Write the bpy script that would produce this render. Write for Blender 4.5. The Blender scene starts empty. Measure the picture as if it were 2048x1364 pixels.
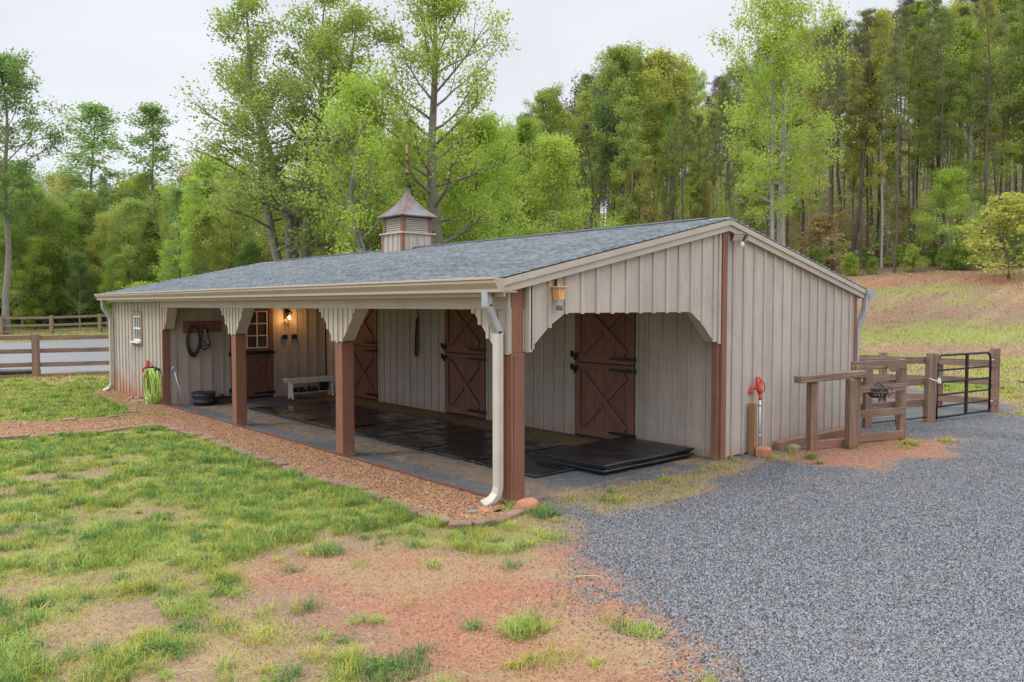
import bpy, math, random
import numpy as np
from mathutils import Vector, Matrix
R=math.radians; PI=math.pi
random.seed(7); RS=np.random.RandomState(11)
sc=bpy.context.scene
col=sc.collection
# ---------------------------------------------------------------- camera
CAM=Vector((6.116,-5.389,2.098)); YAW=R(48.58); PIT=R(-2.567); FP=1569.4
cd=bpy.data.cameras.new('camera'); cam=bpy.data.objects.new('camera',cd); col.objects.link(cam)
cam.location=CAM; cam.rotation_euler=(PI/2+PIT,0,YAW); cd.sensor_width=36; cd.lens=36*FP/2048; cd.clip_end=2000; cd.clip_start=.05
sc.camera=cam
sc.view_settings.view_transform='Standard'; sc.view_settings.look='None'; sc.view_settings.exposure=0.33; sc.view_settings.gamma=1
sc.cycles.use_denoising=True; sc.cycles.use_adaptive_sampling=False; sc.cycles.max_bounces=6; sc.cycles.transparent_max_bounces=8; sc.cycles.diffuse_bounces=4
# ---------------------------------------------------------------- sky: overcast
SUN_EL=R(52); SUN_AZ=R(-28)     # azimuth measured from -y towards -x
w=bpy.data.worlds.new('World'); sc.world=w; w.use_nodes=True
nt=w.node_tree; N=nt.nodes; Lk=nt.links; N.clear()
out=N.new('ShaderNodeOutputWorld'); bg=N.new('ShaderNodeBackground'); bg.inputs[1].default_value=0.1
sky=N.new('ShaderNodeTexSky'); sky.sky_type='NISHITA'; sky.sun_disc=False; sky.sun_elevation=SUN_EL
sky.sun_rotation=R(180)-SUN_AZ*-1; sky.air_density=1; sky.dust_density=3
tc=N.new('ShaderNodeTexCoord'); sp=N.new('ShaderNodeSeparateXYZ'); Lk.new(tc.outputs['Generated'],sp.inputs[0])
cr=N.new('ShaderNodeValToRGB'); Lk.new(sp.outputs[2],cr.inputs[0])   # overcast luminance: zenith brighter than horizon
e=cr.color_ramp.elements; e[0].position=0.0; e[0].color=(.76,.79,.835,1); e[1].position=1; e[1].color=(2.5,2.55,2.62,1)
x=e.new(.36); x.color=(.74,.77,.82,1)
x=e.new(.6); x.color=(1.8,1.84,1.9,1)
no=N.new('ShaderNodeTexNoise'); no.inputs['Scale'].default_value=2.2; no.inputs['Detail'].default_value=4
mp=N.new('ShaderNodeMapping'); mp.inputs['Scale'].default_value=(1,1,3); Lk.new(tc.outputs['Generated'],mp.inputs[0]); Lk.new(mp.outputs[0],no.inputs[0])
mr=N.new('ShaderNodeMapRange'); mr.inputs[1].default_value=.3; mr.inputs[2].default_value=.7; mr.inputs[3].default_value=8.7; mr.inputs[4].default_value=10.5
Lk.new(no.outputs[0],mr.inputs[0])
ml=N.new('ShaderNodeVectorMath'); ml.operation='SCALE'; Lk.new(cr.outputs[0],ml.inputs[0]); Lk.new(mr.outputs[0],ml.inputs['Scale'])
mx=N.new('ShaderNodeMixRGB'); mx.inputs[0].default_value=.93; Lk.new(sky.outputs[0],mx.inputs[1]); Lk.new(ml.outputs[0],mx.inputs[2])
Lk.new(mx.outputs[0],bg.inputs[0]); Lk.new(bg.outputs[0],out.inputs[0])
sl=bpy.data.lights.new('sun','SUN'); sl.energy=1.1; sl.angle=R(16); sl.color=(1,.965,.91)
so=bpy.data.objects.new('sun',sl); col.objects.link(so)
sd=Vector((math.sin(SUN_AZ)*math.cos(SUN_EL),-math.cos(SUN_AZ)*math.cos(SUN_EL),math.sin(SUN_EL)))
so.rotation_euler=sd.to_track_quat('Z','Y').to_euler(); so.location=sd*60
sky.sun_rotation=math.atan2(sd.x,sd.y)

# ---------------------------------------------------------------- helpers
FWD=Vector((-math.sin(YAW),math.cos(YAW))); RGT=Vector((math.cos(YAW),math.sin(YAW)))
def G(u,v,z=0.0):
    fw=Vector((-math.sin(YAW)*math.cos(PIT),math.cos(YAW)*math.cos(PIT),math.sin(PIT))); r=Vector((math.cos(YAW),math.sin(YAW),0)); up=r.cross(fw)
    d=fw+r*((u-1024)/FP)-up*((v-682)/FP); t=(z-CAM.z)/d.z
    return (CAM.x+t*d.x,CAM.y+t*d.y)
def at(u,d):
    l=(u-1024)/FP*d
    return (CAM.x+FWD.x*d+RGT.x*l, CAM.y+FWD.y*d+RGT.y*l)
_ng={}
def vn(x,y,seed=0):
    if seed not in _ng: _ng[seed]=np.random.RandomState(seed+100).rand(256,256)
    g=_ng[seed]; xi=np.floor(x).astype(int); yi=np.floor(y).astype(int); fx=x-xi; fy=y-yi
    fx=fx*fx*(3-2*fx); fy=fy*fy*(3-2*fy); a=xi&255; b=yi&255; a1=(xi+1)&255; b1=(yi+1)&255
    return (g[a,b]*(1-fx)+g[a1,b]*fx)*(1-fy)+(g[a,b1]*(1-fx)+g[a1,b1]*fx)*fy
def fbm(x,y,seed=0,o=4):
    s=0;a=1;t=0
    for i in range(o): s=s+a*vn(x*2**i+17*i,y*2**i-9*i,seed+i); t+=a; a*=.5
    return s/t
def sst(a,b,x):
    t=np.clip((x-a)/(b-a),0,1); return t*t*(3-2*t)
def sdf(x,y,poly):
    x=np.asarray(x,float); y=np.asarray(y,float); d=np.full(x.shape,1e9); ins=np.zeros(x.shape,bool)
    n=len(poly)
    for i in range(n):
        ax,ay=poly[i]; bx,by=poly[(i+1)%n]; ex,ey=bx-ax,by-ay; L=ex*ex+ey*ey+1e-12
        t=np.clip(((x-ax)*ex+(y-ay)*ey)/L,0,1); d=np.minimum(d,np.hypot(x-ax-t*ex,y-ay-t*ey))
        c=(ay>y)!=(by>y); ins^=c&(x<(ex)*(y-ay)/(ey if abs(ey)>1e-12 else 1e-12)+ax)
    return np.where(ins,d,-d)
NX,NY=-.53,.848
def T(x,y):
    x=np.asarray(x,float); y=np.asarray(y,float)
    n=NX*x+NY*y; m=.848*x+.53*y
    k=sst(-45,8,m); amp=.9+3.6*k
    z=sst(26,54,n)*amp+np.maximum(n-50,0)*(.05+.27*k)*sst(50,62,n)
    z=np.where(n>130,z-(n-130)*.25*k,z)
    far=sst(14,40,np.hypot(x-0,y-0))
    z=z+(fbm(x*.11,y*.11,3)-.5)*.5*far*sst(20,40,n)
    mic=(fbm(x*1.3,y*1.3,5)-.5)*.05+(fbm(x*6,y*6,6,2)-.5)*.012
    ins=(x>-15.2)&(x<.4)&(y>-.3)&(y<8)
    d=np.maximum(np.maximum(-15.0-x,x-.3),np.maximum(-1.0-y,y-7.9)); mic=mic*sst(0,.6,d)
    return z+mic
def Tz(x,y): return float(T(x,y))

class MB:
    def __init__(s): s.v=[];s.f=[];s.uv=[];s.mi=[];s.sm=[]
    def add(s,vs,fs,uvs=None,mi=0,sm=False):
        o=len(s.v); s.v+= [tuple(p) for p in vs]
        for i,f in enumerate(fs):
            s.f.append([o+k for k in f]); s.uv.append(uvs[i] if uvs else [(0,0)]*len(f)); s.mi.append(mi); s.sm.append(sm)
        return s
    def box(s,c,sz,M=None,mi=0):
        c=Vector(c); h=[q/2 for q in sz]; M=M or Matrix.Identity(3)
        vs=[];lc=[]
        for k in range(8):
            p=Vector((h[0]*(1 if k&1 else -1),h[1]*(1 if k&2 else -1),h[2]*(1 if k&4 else -1))); lc.append(p); vs.append(c+M@p)
        fs=[(0,2,3,1),(4,5,7,6),(0,1,5,4),(2,6,7,3),(0,4,6,2),(1,3,7,5)]
        ax=max(range(3),key=lambda i:sz[i]); ob=[i for i in range(3) if i!=ax]; ou,ov=random.uniform(0,40),random.uniform(0,40)
        uvs=[[(lc[k][ax]+ou,lc[k][ob[0]]+lc[k][ob[1]]*1.37+ov) for k in f] for f in fs]
        return s.add(vs,fs,uvs,mi)
    def bx(s,x0,x1,y0,y1,z0,z1,mi=0): return s.box(((x0+x1)/2,(y0+y1)/2,(z0+z1)/2),(abs(x1-x0),abs(y1-y0),abs(z1-z0)),mi=mi)
    def bar(s,p,q,w,h,mi=0,up=(0,0,1)):
        p=Vector(p);q=Vector(q); d=(q-p); L=d.length; d.normalize(); u=Vector(up); r=d.cross(u)
        if r.length<1e-4: r=d.cross(Vector((1,0,0)))
        r.normalize(); u=r.cross(d)
        M=Matrix((d,r,u)).transposed()
        return s.box((p+q)/2,(L,w,h),M,mi)
    def tube(s,pts,r,n=8,mi=0,cap=True,sm=True):
        pts=[Vector(p) for p in pts]; m=len(pts); rr=r if isinstance(r,(list,tuple)) else [r]*m
        vs=[];prev=None;L=0; ls=[]
        for i,p in enumerate(pts):
            d=(pts[min(i+1,m-1)]-pts[max(i-1,0)]); 
            if d.length<1e-9: d=Vector((0,0,1))
            d.normalize()
            if prev is None:
                a=d.cross(Vector((0,0,1)));
                if a.length<.05: a=d.cross(Vector((1,0,0)))
            else: a=prev-d*prev.dot(d)
            a.normalize(); prev=a; b=d.cross(a)
            if i: L+=(p-pts[i-1]).length
            ls.append(L)
            for k in range(n):
                t=2*PI*k/n; vs.append(p+(a*math.cos(t)+b*math.sin(t))*rr[i])
        fs=[];uvs=[]
        for i in range(m-1):
            for k in range(n):
                k2=(k+1)%n; fs.append((i*n+k,i*n+k2,(i+1)*n+k2,(i+1)*n+k)); c=2*PI*rr[0]/n
                uvs.append([(ls[i],k*c),(ls[i],(k+1)*c),(ls[i+1],(k+1)*c),(ls[i+1],k*c)])
        s.add(vs,fs,uvs,mi,sm)
        if cap:
            o=len(s.v)-len(vs)
            for ring in ([o+k for k in range(n)][::-1],[o+(m-1)*n+k for k in range(n)]):
                s.f.append(ring); s.uv.append([(0,0)]*n); s.mi.append(mi); s.sm.append(False)
        return s
    def lathe(s,prof,c=(0,0,0),n=20,mi=0,sm=True):
        vs=[];fs=[];m=len(prof)
        for (r,z) in prof:
            for k in range(n): t=2*PI*k/n; vs.append((c[0]+r*math.cos(t),c[1]+r*math.sin(t),c[2]+z))
        for i in range(m-1):
            for k in range(n): k2=(k+1)%n; fs.append((i*n+k,i*n+k2,(i+1)*n+k2,(i+1)*n+k))
        return s.add(vs,fs,[[(vs[k][2],k%n*.02) for k in f] for f in fs],mi,sm)
    def prism(s,poly,ax,a0,a1,mi=0):
        n=len(poly); ou,ov=random.uniform(0,40),random.uniform(0,40)
        def P(a,q): return {'x':(a,q[0],q[1]),'y':(q[0],a,q[1]),'z':(q[0],q[1],a)}[ax]
        vs=[P(a0,q) for q in poly]+[P(a1,q) for q in poly]
        fs=[list(range(n))[::-1],list(range(n,2*n))]+[(i,(i+1)%n,n+(i+1)%n,n+i) for i in range(n)]
        uvs=[[(vs[k][2]+ou,vs[k][0]+vs[k][1]+ov) for k in f] for f in fs]
        return s.add(vs,fs,uvs,mi)
    def build(s,name,mats,parent=None,bev=0,loc=None):
        me=bpy.data.meshes.new(name)
        L=Vector(loc) if loc is not None else Vector((0,0,0))
        me.from_pydata([tuple(Vector(p)-L) for p in s.v],[],s.f)
        ul=me.uv_layers.new(name='UVMap'); flat=[c for f in s.uv for p in f for c in p]; ul.data.foreach_set('uv',flat)
        if not isinstance(mats,(list,tuple)): mats=[mats]
        for m in mats: me.materials.append(m)
        me.polygons.foreach_set('material_index',s.mi); me.polygons.foreach_set('use_smooth',s.sm); me.update()
        o=bpy.data.objects.new(name,me); col.objects.link(o); o.location=L
        if parent: o.parent=parent; o.matrix_parent_inverse=Matrix.Identity(4)
        if bev:
            b=o.modifiers.new('b','BEVEL'); b.width=bev; b.segments=1; b.limit_method='ANGLE'; b.angle_limit=R(40)
        return o
def npmesh(name,V,F,mats,mi=None,uv=None,smooth=False):
    """V (n,3); F list of (m,k) index arrays"""
    me=bpy.data.meshes.new(name); V=np.asarray(V,np.float32)
    me.vertices.add(len(V)); me.vertices.foreach_set('co',V.ravel())
    nl=sum(f.size for f in F); npoly=sum(len(f) for f in F)
    me.loops.add(nl); me.loops.foreach_set('vertex_index',np.concatenate([f.ravel() for f in F]).astype(np.int32))
    me.polygons.add(npoly); st=[];o=0
    for f in F: st.append(o+np.arange(len(f))*f.shape[1]); o+=f.size
    me.polygons.foreach_set('loop_start',np.concatenate(st).astype(np.int32))
    if mi is not None: me.polygons.foreach_set('material_index',np.asarray(mi,np.int32))
    if smooth: me.polygons.foreach_set('use_smooth',np.ones(npoly,bool))
    for m in (mats if isinstance(mats,(list,tuple)) else [mats]): me.materials.append(m)
    me.update(calc_edges=True); me.validate()
    ob=bpy.data.objects.new(name,me); col.objects.link(ob); return ob
def tag(o,label=None,cat=None,group=None,kind=None):
    if label: o['label']=label
    if cat: o['category']=cat
    if group: o['group']=group
    if kind: o['kind']=kind
    return o
def root(name,loc,label,cat,group=None,rz=0):
    o=bpy.data.objects.new(name,None); col.objects.link(o); o.location=loc; o.rotation_euler.z=rz; o.empty_display_size=.2
    return tag(o,label,cat,group)
def ctree(o,parent=None):
    c=o.copy(); col.objects.link(c); c.parent=parent
    for ch in list(o.children): ctree(ch,c)
    return c

# ---------------------------------------------------------------- materials
def newmat(name):
    m=bpy.data.materials.new(name); m.use_nodes=True; n=m.node_tree.nodes; b=n['Principled BSDF']; return m,n,m.node_tree.links,b
def mixc(n,l,fac,a,b,mode='MIX'):
    x=n.new('ShaderNodeMixRGB'); x.blend_type=mode
    for i,q in enumerate((fac,a,b)):
        if hasattr(q,'links') or isinstance(q,bpy.types.NodeSocket): l.new(q,x.inputs[i])
        elif i==0: x.inputs[0].default_value=q
        else: x.inputs[i].default_value=(*q,1) if len(q)==3 else q
    return x.outputs[0]
def noise(n,l,vec,scale,detail=4,rough=.6,out=0):
    x=n.new('ShaderNodeTexNoise'); x.inputs['Scale'].default_value=scale; x.inputs['Detail'].default_value=detail; x.inputs['Roughness'].default_value=rough
    l.new(vec,x.inputs[0]); return x.outputs[out]
def ramp(n,l,fac,a,b,va=0,vb=1):
    x=n.new('ShaderNodeMapRange'); x.inputs[1].default_value=a;x.inputs[2].default_value=b;x.inputs[3].default_value=va;x.inputs[4].default_value=vb
    l.new(fac,x.inputs[0]); return x.outputs[0]
def mapping(n,l,vec,sc):
    x=n.new('ShaderNodeMapping'); x.inputs['Scale'].default_value=sc; l.new(vec,x.inputs[0]); return x.outputs[0]
def math_(n,l,op,a,b):
    x=n.new('ShaderNodeMath'); x.operation=op
    for i,q in enumerate((a,b)):
        if isinstance(q,bpy.types.NodeSocket): l.new(q,x.inputs[i])
        else: x.inputs[i].default_value=q
    return x.outputs[0]
def bump(n,l,b,h,strength,dist=.01):
    x=n.new('ShaderNodeBump'); x.inputs['Strength'].default_value=strength; x.inputs['Distance'].default_value=dist; l.new(h,x.inputs['Height']); l.new(x.outputs[0],b.inputs['Normal'])
def wood(name,c1,c2,rough=.7,grain=(2.5,60),isl=.12,dirt=None,bs=.25,wet=0,knots=True):
    """grain runs along UV.x"""
    m,n,l,b=newmat(name); t=n.new('ShaderNodeTexCoord'); uv=t.outputs['UV']
    v=mapping(n,l,uv,(grain[0],grain[1],1)); g=noise(n,l,v,1,5,.65)
    g2=noise(n,l,t.outputs['Object'],2.2,4)
    c=mixc(n,l,ramp(n,l,g,.3,.7),c1,c2)
    c=mixc(n,l,ramp(n,l,g2,.4,.8,0,.4),c,tuple(q*.68 for q in c1)); g3=noise(n,l,mapping(n,l,uv,(.5,9,1)),1,4,.7); c=mixc(n,l,ramp(n,l,g3,.5,.75,0,.3),c,tuple(min(1,q*1.12) for q in c2)); g4=noise(n,l,mapping(n,l,uv,(7,40,1)),1,3,.8); c=mixc(n,l,ramp(n,l,g4,.62,.74,0,.55),c,tuple(q*.55 for q in c1))
    if knots:
        vo=n.new('ShaderNodeTexVoronoi'); vo.inputs['Scale'].default_value=1; l.new(mapping(n,l,uv,(2.2,7,1)),vo.inputs[0])
        c=mixc(n,l,ramp(n,l,vo.outputs['Distance'],.03,.09,.6,0),c,tuple(q*.45 for q in c1))
    gi=n.new('ShaderNodeNewGeometry'); oi=n.new('ShaderNodeObjectInfo')
    rv=ramp(n,l,gi.outputs['Random Per Island'],0,1,1-isl,1+isl); hs=n.new('ShaderNodeHueSaturation'); l.new(rv,hs.inputs['Value']); l.new(c,hs.inputs['Color']); c=hs.outputs[0]
    if dirt:
        z=n.new('ShaderNodeSeparateXYZ'); l.new(gi.outputs['Position'],z.inputs[0])
        nn=noise(n,l,mapping(n,l,gi.outputs['Position'],(3,3,1)),1.6,4)
        zz=math_(n,l,'ADD',z.outputs[2],ramp(n,l,nn,.2,.8,-dirt[1]*.7,dirt[1]*.7))
        c=mixc(n,l,ramp(n,l,zz,0,dirt[1],dirt[2],0),c,dirt[0])
    l.new(c,b.inputs['Base Color']); b.inputs['Roughness'].default_value=rough
    bump(n,l,b,g,bs,.004); return m
def flat(name,c,rough=.5,metal=0,var=.12,scale=8,spec=.5,bs=0,emit=None):
    m,n,l,b=newmat(name); t=n.new('ShaderNodeTexCoord'); g=noise(n,l,t.outputs['Object'],scale,5)
    k=mixc(n,l,ramp(n,l,g,.3,.7),tuple(q*(1-var) for q in c),tuple(min(1,q*(1+var)) for q in c)); l.new(k,b.inputs['Base Color'])
    b.inputs['Metallic'].default_value=metal; l.new(ramp(n,l,g,.3,.7,max(0,rough-.1),min(1,rough+.1)),b.inputs['Roughness'])
    b.inputs['Specular IOR Level'].default_value=spec
    if bs: bump(n,l,b,g,bs,.01)
    if emit: b.inputs['Emission Color'].default_value=(*emit[0],1); b.inputs['Emission Strength'].default_value=emit[1]
    return m
M={}
CLAY=(.40,.17,.10)
M['siding']=wood('siding_taupe',(.385,.335,.295),(.53,.47,.42),.75,(1.3,60),.08,((.40,.24,.16),.30,.45),.35)
M['siding_mud']=wood('muddy_siding_taupe',(.385,.335,.295),(.53,.47,.42),.75,(1.3,60),.08,((.42,.20,.11),.55,1.0),.35)
M['siding_in']=M['siding']
M['trim']=wood('taupe_trim_paint',(.43,.375,.32),(.50,.44,.385),.7,(1.5,60),.05,None,.2,knots=False)
M['gutter']=flat('tan_gutter_metal',(.42,.35,.285),.4,0,.06,3)
M['downspout']=flat('pale_tan_downspout',(.50,.455,.40),.42,0,.08,3)
M['elbow']=flat('galvanised_elbow',(.40,.43,.46),.35,.3,.12,6)
M['brown']=wood('red_brown_stain',(.155,.064,.040),(.27,.118,.074),.55,(1.6,40),.10,((.30,.17,.11),.16,.5),.35)
M['door']=wood('barn_door_stain',(.145,.064,.042),(.25,.112,.076),.6,(2,45),.10,None,.25)
M['wtrim']=wood('window_trim_stain',(.24,.15,.11),(.34,.23,.175),.7,(2,40),.08,None,.3)
M['deck']=wood('roof_deck_board',(.10,.085,.07),(.17,.15,.125),.85,(2,30),.1)
M['raw']=wood('raw_plywood',(.42,.30,.18),(.50,.37,.23),.8,(2,30),.1)
M['fence']=wood('weathered_fence_wood',(.085,.052,.040),(.29,.19,.14),.8,(1.1,28),.25,((.34,.15,.08),.3,.5),.7)
M['fence_far']=wood('weathered_fence_far',(.17,.12,.09),(.26,.19,.15),.85,(2,40),.2,None,.4)
M['cedar']=wood('cedar_trap_wood',(.55,.29,.12),(.68,.40,.19),.7,(3,60),.1,None,.2)
M['postwood']=wood('treated_lumber',(.22,.115,.055),(.32,.18,.09),.75,(2.5,50),.1,(CLAY,.4,.3),.3)
M['grooves']=flat('dark_joint',(.03,.015,.01),.9)
M['black']=flat('black_iron',(.018,.018,.02),.45,.4,.2,20)
M['rubber']=flat('black_rubber',(.022,.023,.026),.6,0,.25,6,.5)
M['plastic']=flat('dark_grey_plastic',(.035,.037,.042),.5,0,.2,5)
M['white']=flat('white_paint',(.74,.73,.70),.5,0,.08,9)
M['red']=flat('red_enamel',(.58,.055,.035),.4,0,.2,30)
M['galv']=flat('galvanised_pipe',(.50,.53,.55),.38,.5,.1,12)
M['copper']=flat('copper_finial',(.20,.12,.09),.4,.6,.4,20)
M['hose']=flat('lime_hose',(.40,.56,.11),.4,0,.08,4)
M['bulb']=flat('warm_bulb',(1,.7,.3),.4,0,.02,2,.5,0,((1,.42,.09),16))
M['tack_strap']=flat('dark_tack_leather',(.03,.028,.032),.6,0,.3,15)
M['metal_edge']=flat('brown_steel_edging',(.16,.06,.035),.7,0,.3,10)
M['stone']=flat('field_stone',(.29,.225,.18),.85,0,.25,12,.3,.5)
M['redstone']=flat('red_field_stone',(.42,.19,.11),.85,0,.3,9,.3,.6)
M['bluegrey']=flat('grey_river_stone',(.20,.19,.19),.5,0,.2,10)
M['whitewire']=flat('white_cord',(.75,.74,.7),.6)
M['lens']=flat('lamp_lens',(.55,.48,.36),.3)
M['tan_fix']=flat('bronze_fixture',(.06,.05,.04),.4,0,.1,8)
# window glass
m,n,l,b=newmat('window_glass'); b.inputs['Base Color'].default_value=(.10,.12,.13,1); b.inputs['Roughness'].default_value=.06; b.inputs['Specular IOR Level'].default_value=.9; M['glass']=m
m,n,l,b=newmat('jar_glass'); b.inputs['Base Color'].default_value=(.8,.86,.88,1); b.inputs['Roughness'].default_value=.05; b.inputs['Transmission Weight'].default_value=.85; M['jar']=m
M['dglass']=flat('brown_door_glass',(.10,.065,.045),.35,0,.3,3,.3)
# copper roof panel: aged streaks by world direction-free noise
m,n,l,b=newmat('aged_copper_roof'); t=n.new('ShaderNodeTexCoord')
g=noise(n,l,mapping(n,l,t.outputs['Object'],(14,14,1.6)),1,5); g2=noise(n,l,t.outputs['Object'],3,4)
c=mixc(n,l,ramp(n,l,g,.35,.65),(.055,.042,.038),(.17,.085,.06)); c=mixc(n,l,ramp(n,l,g2,.42,.6,0,.85),c,(.13,.13,.14)); l.new(c,b.inputs['Base Color'])
b.inputs['Metallic'].default_value=.85; b.inputs['Roughness'].default_value=.33; M['cuproof']=m
# shingles
m,n,l,b=newmat('asphalt_shingle'); t=n.new('ShaderNodeTexCoord'); gi=n.new('ShaderNodeNewGeometry')
g=noise(n,l,t.outputs['Object'],90,2,.6); g2=noise(n,l,t.outputs['Object'],.8,4)
c=mixc(n,l,ramp(n,l,g,.2,.8),(.10,.12,.14),(.245,.275,.305))
hs=n.new('ShaderNodeHueSaturation'); l.new(ramp(n,l,gi.outputs['Random Per Island'],0,1,.70,1.22),hs.inputs['Value']); l.new(c,hs.inputs['Color'])
c=mixc(n,l,ramp(n,l,g2,.4,.7,0,.3),hs.outputs[0],(.26,.29,.325)); l.new(c,b.inputs['Base Color']); b.inputs['Roughness'].default_value=.62; bump(n,l,b,g,.4,.004); M['shingle']=m
M['ridge']=flat('ridge_vent',(.06,.065,.075),.8,0,.3,60)
# wet rubber mat
def matmat(name,wet):
    m,n,l,b=newmat(name); t=n.new('ShaderNodeNewGeometry'); P=t.outputs['Position']
    g=noise(n,l,mapping(n,l,P,(1.1,2.2,1)),1.5,5,.6); f=noise(n,l,P,160,2)
    c=mixc(n,l,ramp(n,l,g,.42,.62),(.007,.008,.009),(.024,.025,.027)); c=mixc(n,l,ramp(n,l,f,.45,.75,0,.35),c,(.06,.058,.056))
    l.new(c,b.inputs['Base Color']); l.new(ramp(n,l,g,.40,.60,.07 if wet else .3,.5),b.inputs['Roughness']); bump(n,l,b,f,.25,.003); return m
M['wetmat']=matmat('wet_rubber_mat',1); M['drymat']=matmat('stacked_rubber_mat',0)
# paver
m,n,l,b=newmat('paver_concrete'); t=n.new('ShaderNodeTexCoord'); oi=n.new('ShaderNodeObjectInfo'); g=noise(n,l,t.outputs['Object'],25,5)
c=mixc(n,l,oi.outputs['Random'],(.20,.115,.085),(.29,.185,.145)); c=mixc(n,l,ramp(n,l,g,.35,.7,0,.6),c,(.17,.09,.07)); l.new(c,b.inputs['Base Color']); b.inputs['Roughness'].default_value=.85; bump(n,l,b,g,.6,.01); M['paver']=m
# leaves
def leafmat(name,c1,c2,trans=.35,hue=.012):
    m,n,l,b=newmat(name); n.remove(b); gi=n.new('ShaderNodeNewGeometry'); oi=n.new('ShaderNodeObjectInfo')
    o=n['Material Output']; d=n.new('ShaderNodeBsdfDiffuse'); tr=n.new('ShaderNodeBsdfTranslucent'); mx=n.new('ShaderNodeMixShader'); mx.inputs[0].default_value=trans
    g=noise(n,l,gi.outputs['Position'],.55,3); 
    f=math_(n,l,'ADD',math_(n,l,'MULTIPLY',gi.outputs['Random Per Island'],.55),ramp(n,l,g,.3,.7,0,.45))
    c=mixc(n,l,f,c1,c2); hs=n.new('ShaderNodeHueSaturation'); l.new(ramp(n,l,oi.outputs['Random'],0,1,.5-hue,.5+hue),hs.inputs['Hue']); l.new(ramp(n,l,math_(n,l,'FRACT',math_(n,l,'MULTIPLY',oi.outputs['Random'],7.3),0),0,1,.82,1.18),hs.inputs['Value']); l.new(c,hs.inputs['Color'])
    l.new(hs.outputs[0],d.inputs[0]); c2_=mixc(n,l,.5,hs.outputs[0],(c2[0]*1.3,c2[1]*1.3,c2[2]*.6)); l.new(c2_,tr.inputs[0])
    l.new(d.outputs[0],mx.inputs[1]); l.new(tr.outputs[0],mx.inputs[2]); l.new(mx.outputs[0],o.inputs[0]); return m
LM={'bright':leafmat('leaf_spring_green',(.19,.29,.055),(.46,.58,.15),.45),
 'mid':leafmat('leaf_mid_green',(.16,.235,.06),(.38,.46,.15),.42),
 'cool':leafmat('leaf_cool_green',(.14,.235,.085),(.31,.43,.18),.42),
 'dark':leafmat('pine_needles',(.10,.13,.05),(.27,.30,.13),.32),
 'yellow':leafmat('leaf_yellow_green',(.26,.30,.07),(.52,.54,.17),.42),
 'tan':leafmat('leaf_tan_bud',(.32,.29,.11),(.58,.53,.25),.42),
 'rust':leafmat('leaf_rust_bud',(.26,.20,.09),(.46,.38,.19),.38)}
def bark(name,c1,c2,bs=.6):
    m,n,l,b=newmat(name); t=n.new('ShaderNodeTexCoord'); g=noise(n,l,mapping(n,l,t.outputs['UV'],(2.5,14,1)),1,5,.7); g2=noise(n,l,t.outputs['Object'],1.3,3)
    c=mixc(n,l,ramp(n,l,g,.3,.7),c1,c2); c=mixc(n,l,ramp(n,l,g2,.5,.7,0,.5),c,tuple(q*.6 for q in c1)); l.new(c,b.inputs['Base Color']); b.inputs['Roughness'].default_value=.9; bump(n,l,b,g,bs,.03); return m
BK={'grey':bark('grey_bark',(.14,.125,.105),(.27,.25,.22)),'pale':bark('pale_bark',(.20,.19,.175),(.44,.43,.40)),'dark':bark('dark_bark',(.07,.055,.045),(.15,.12,.10))}
# ================================================================ GROUND
GRAV=[G(1040,1016),G(1095,1036),G(1150,1078),G(1200,1120),G(1222,1190),G(1290,1235),G(1370,1290),G(1440,1364),G(1640,1560),G(2600,1560),G(2500,850),G(2048,834),G(1998,829),(1.1,13.2),(-1.5,15),(-14,22),(-18,19),(-14,8.0),(-.1,8.0),(-.02,3.79),(-11.06,3.79),(-11.06,.0),(0,0)]
REDP=[G(1560,905),G(1640,895),G(1700,870),G(1830,880),G(1950,880),G(1900,915),G(1760,935),G(1650,930)]
PORCH=[(-11.06,0),(0,0),(0,3.79),(-11.06,3.79)]
STRIPY=[G(1050,950),G(1200,975),G(1440,925),G(1560,915),G(1500,950),G(1340,1000),G(1200,1025),G(1100,1010),G(1052,985)]
BRK=[(1030,1030),(985,1046),(920,1055),(850,1034),(780,1008),(740,992),(690,975),(620,957),(555,930),(480,907),(425,884),(345,860),(310,854),(200,866),(100,874),(0,881),(-150,893)]
ISL=[(178,791),(215,800),(245,812),(262,820),(268,828),(240,835),(200,840),(100,845),(0,849),(-150,856)]
BRKW=[G(*p) for p in BRK]; ISLW=[G(*p) for p in ISL]
MULCH=[(.03,-.10),(-.2,-.03),(-11.0,-.03),(-11.07,-.01),(-15.0,-.01),(-15.2,-.25)]+ISLW+BRKW[::-1]+[(.15,-.35)]
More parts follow.
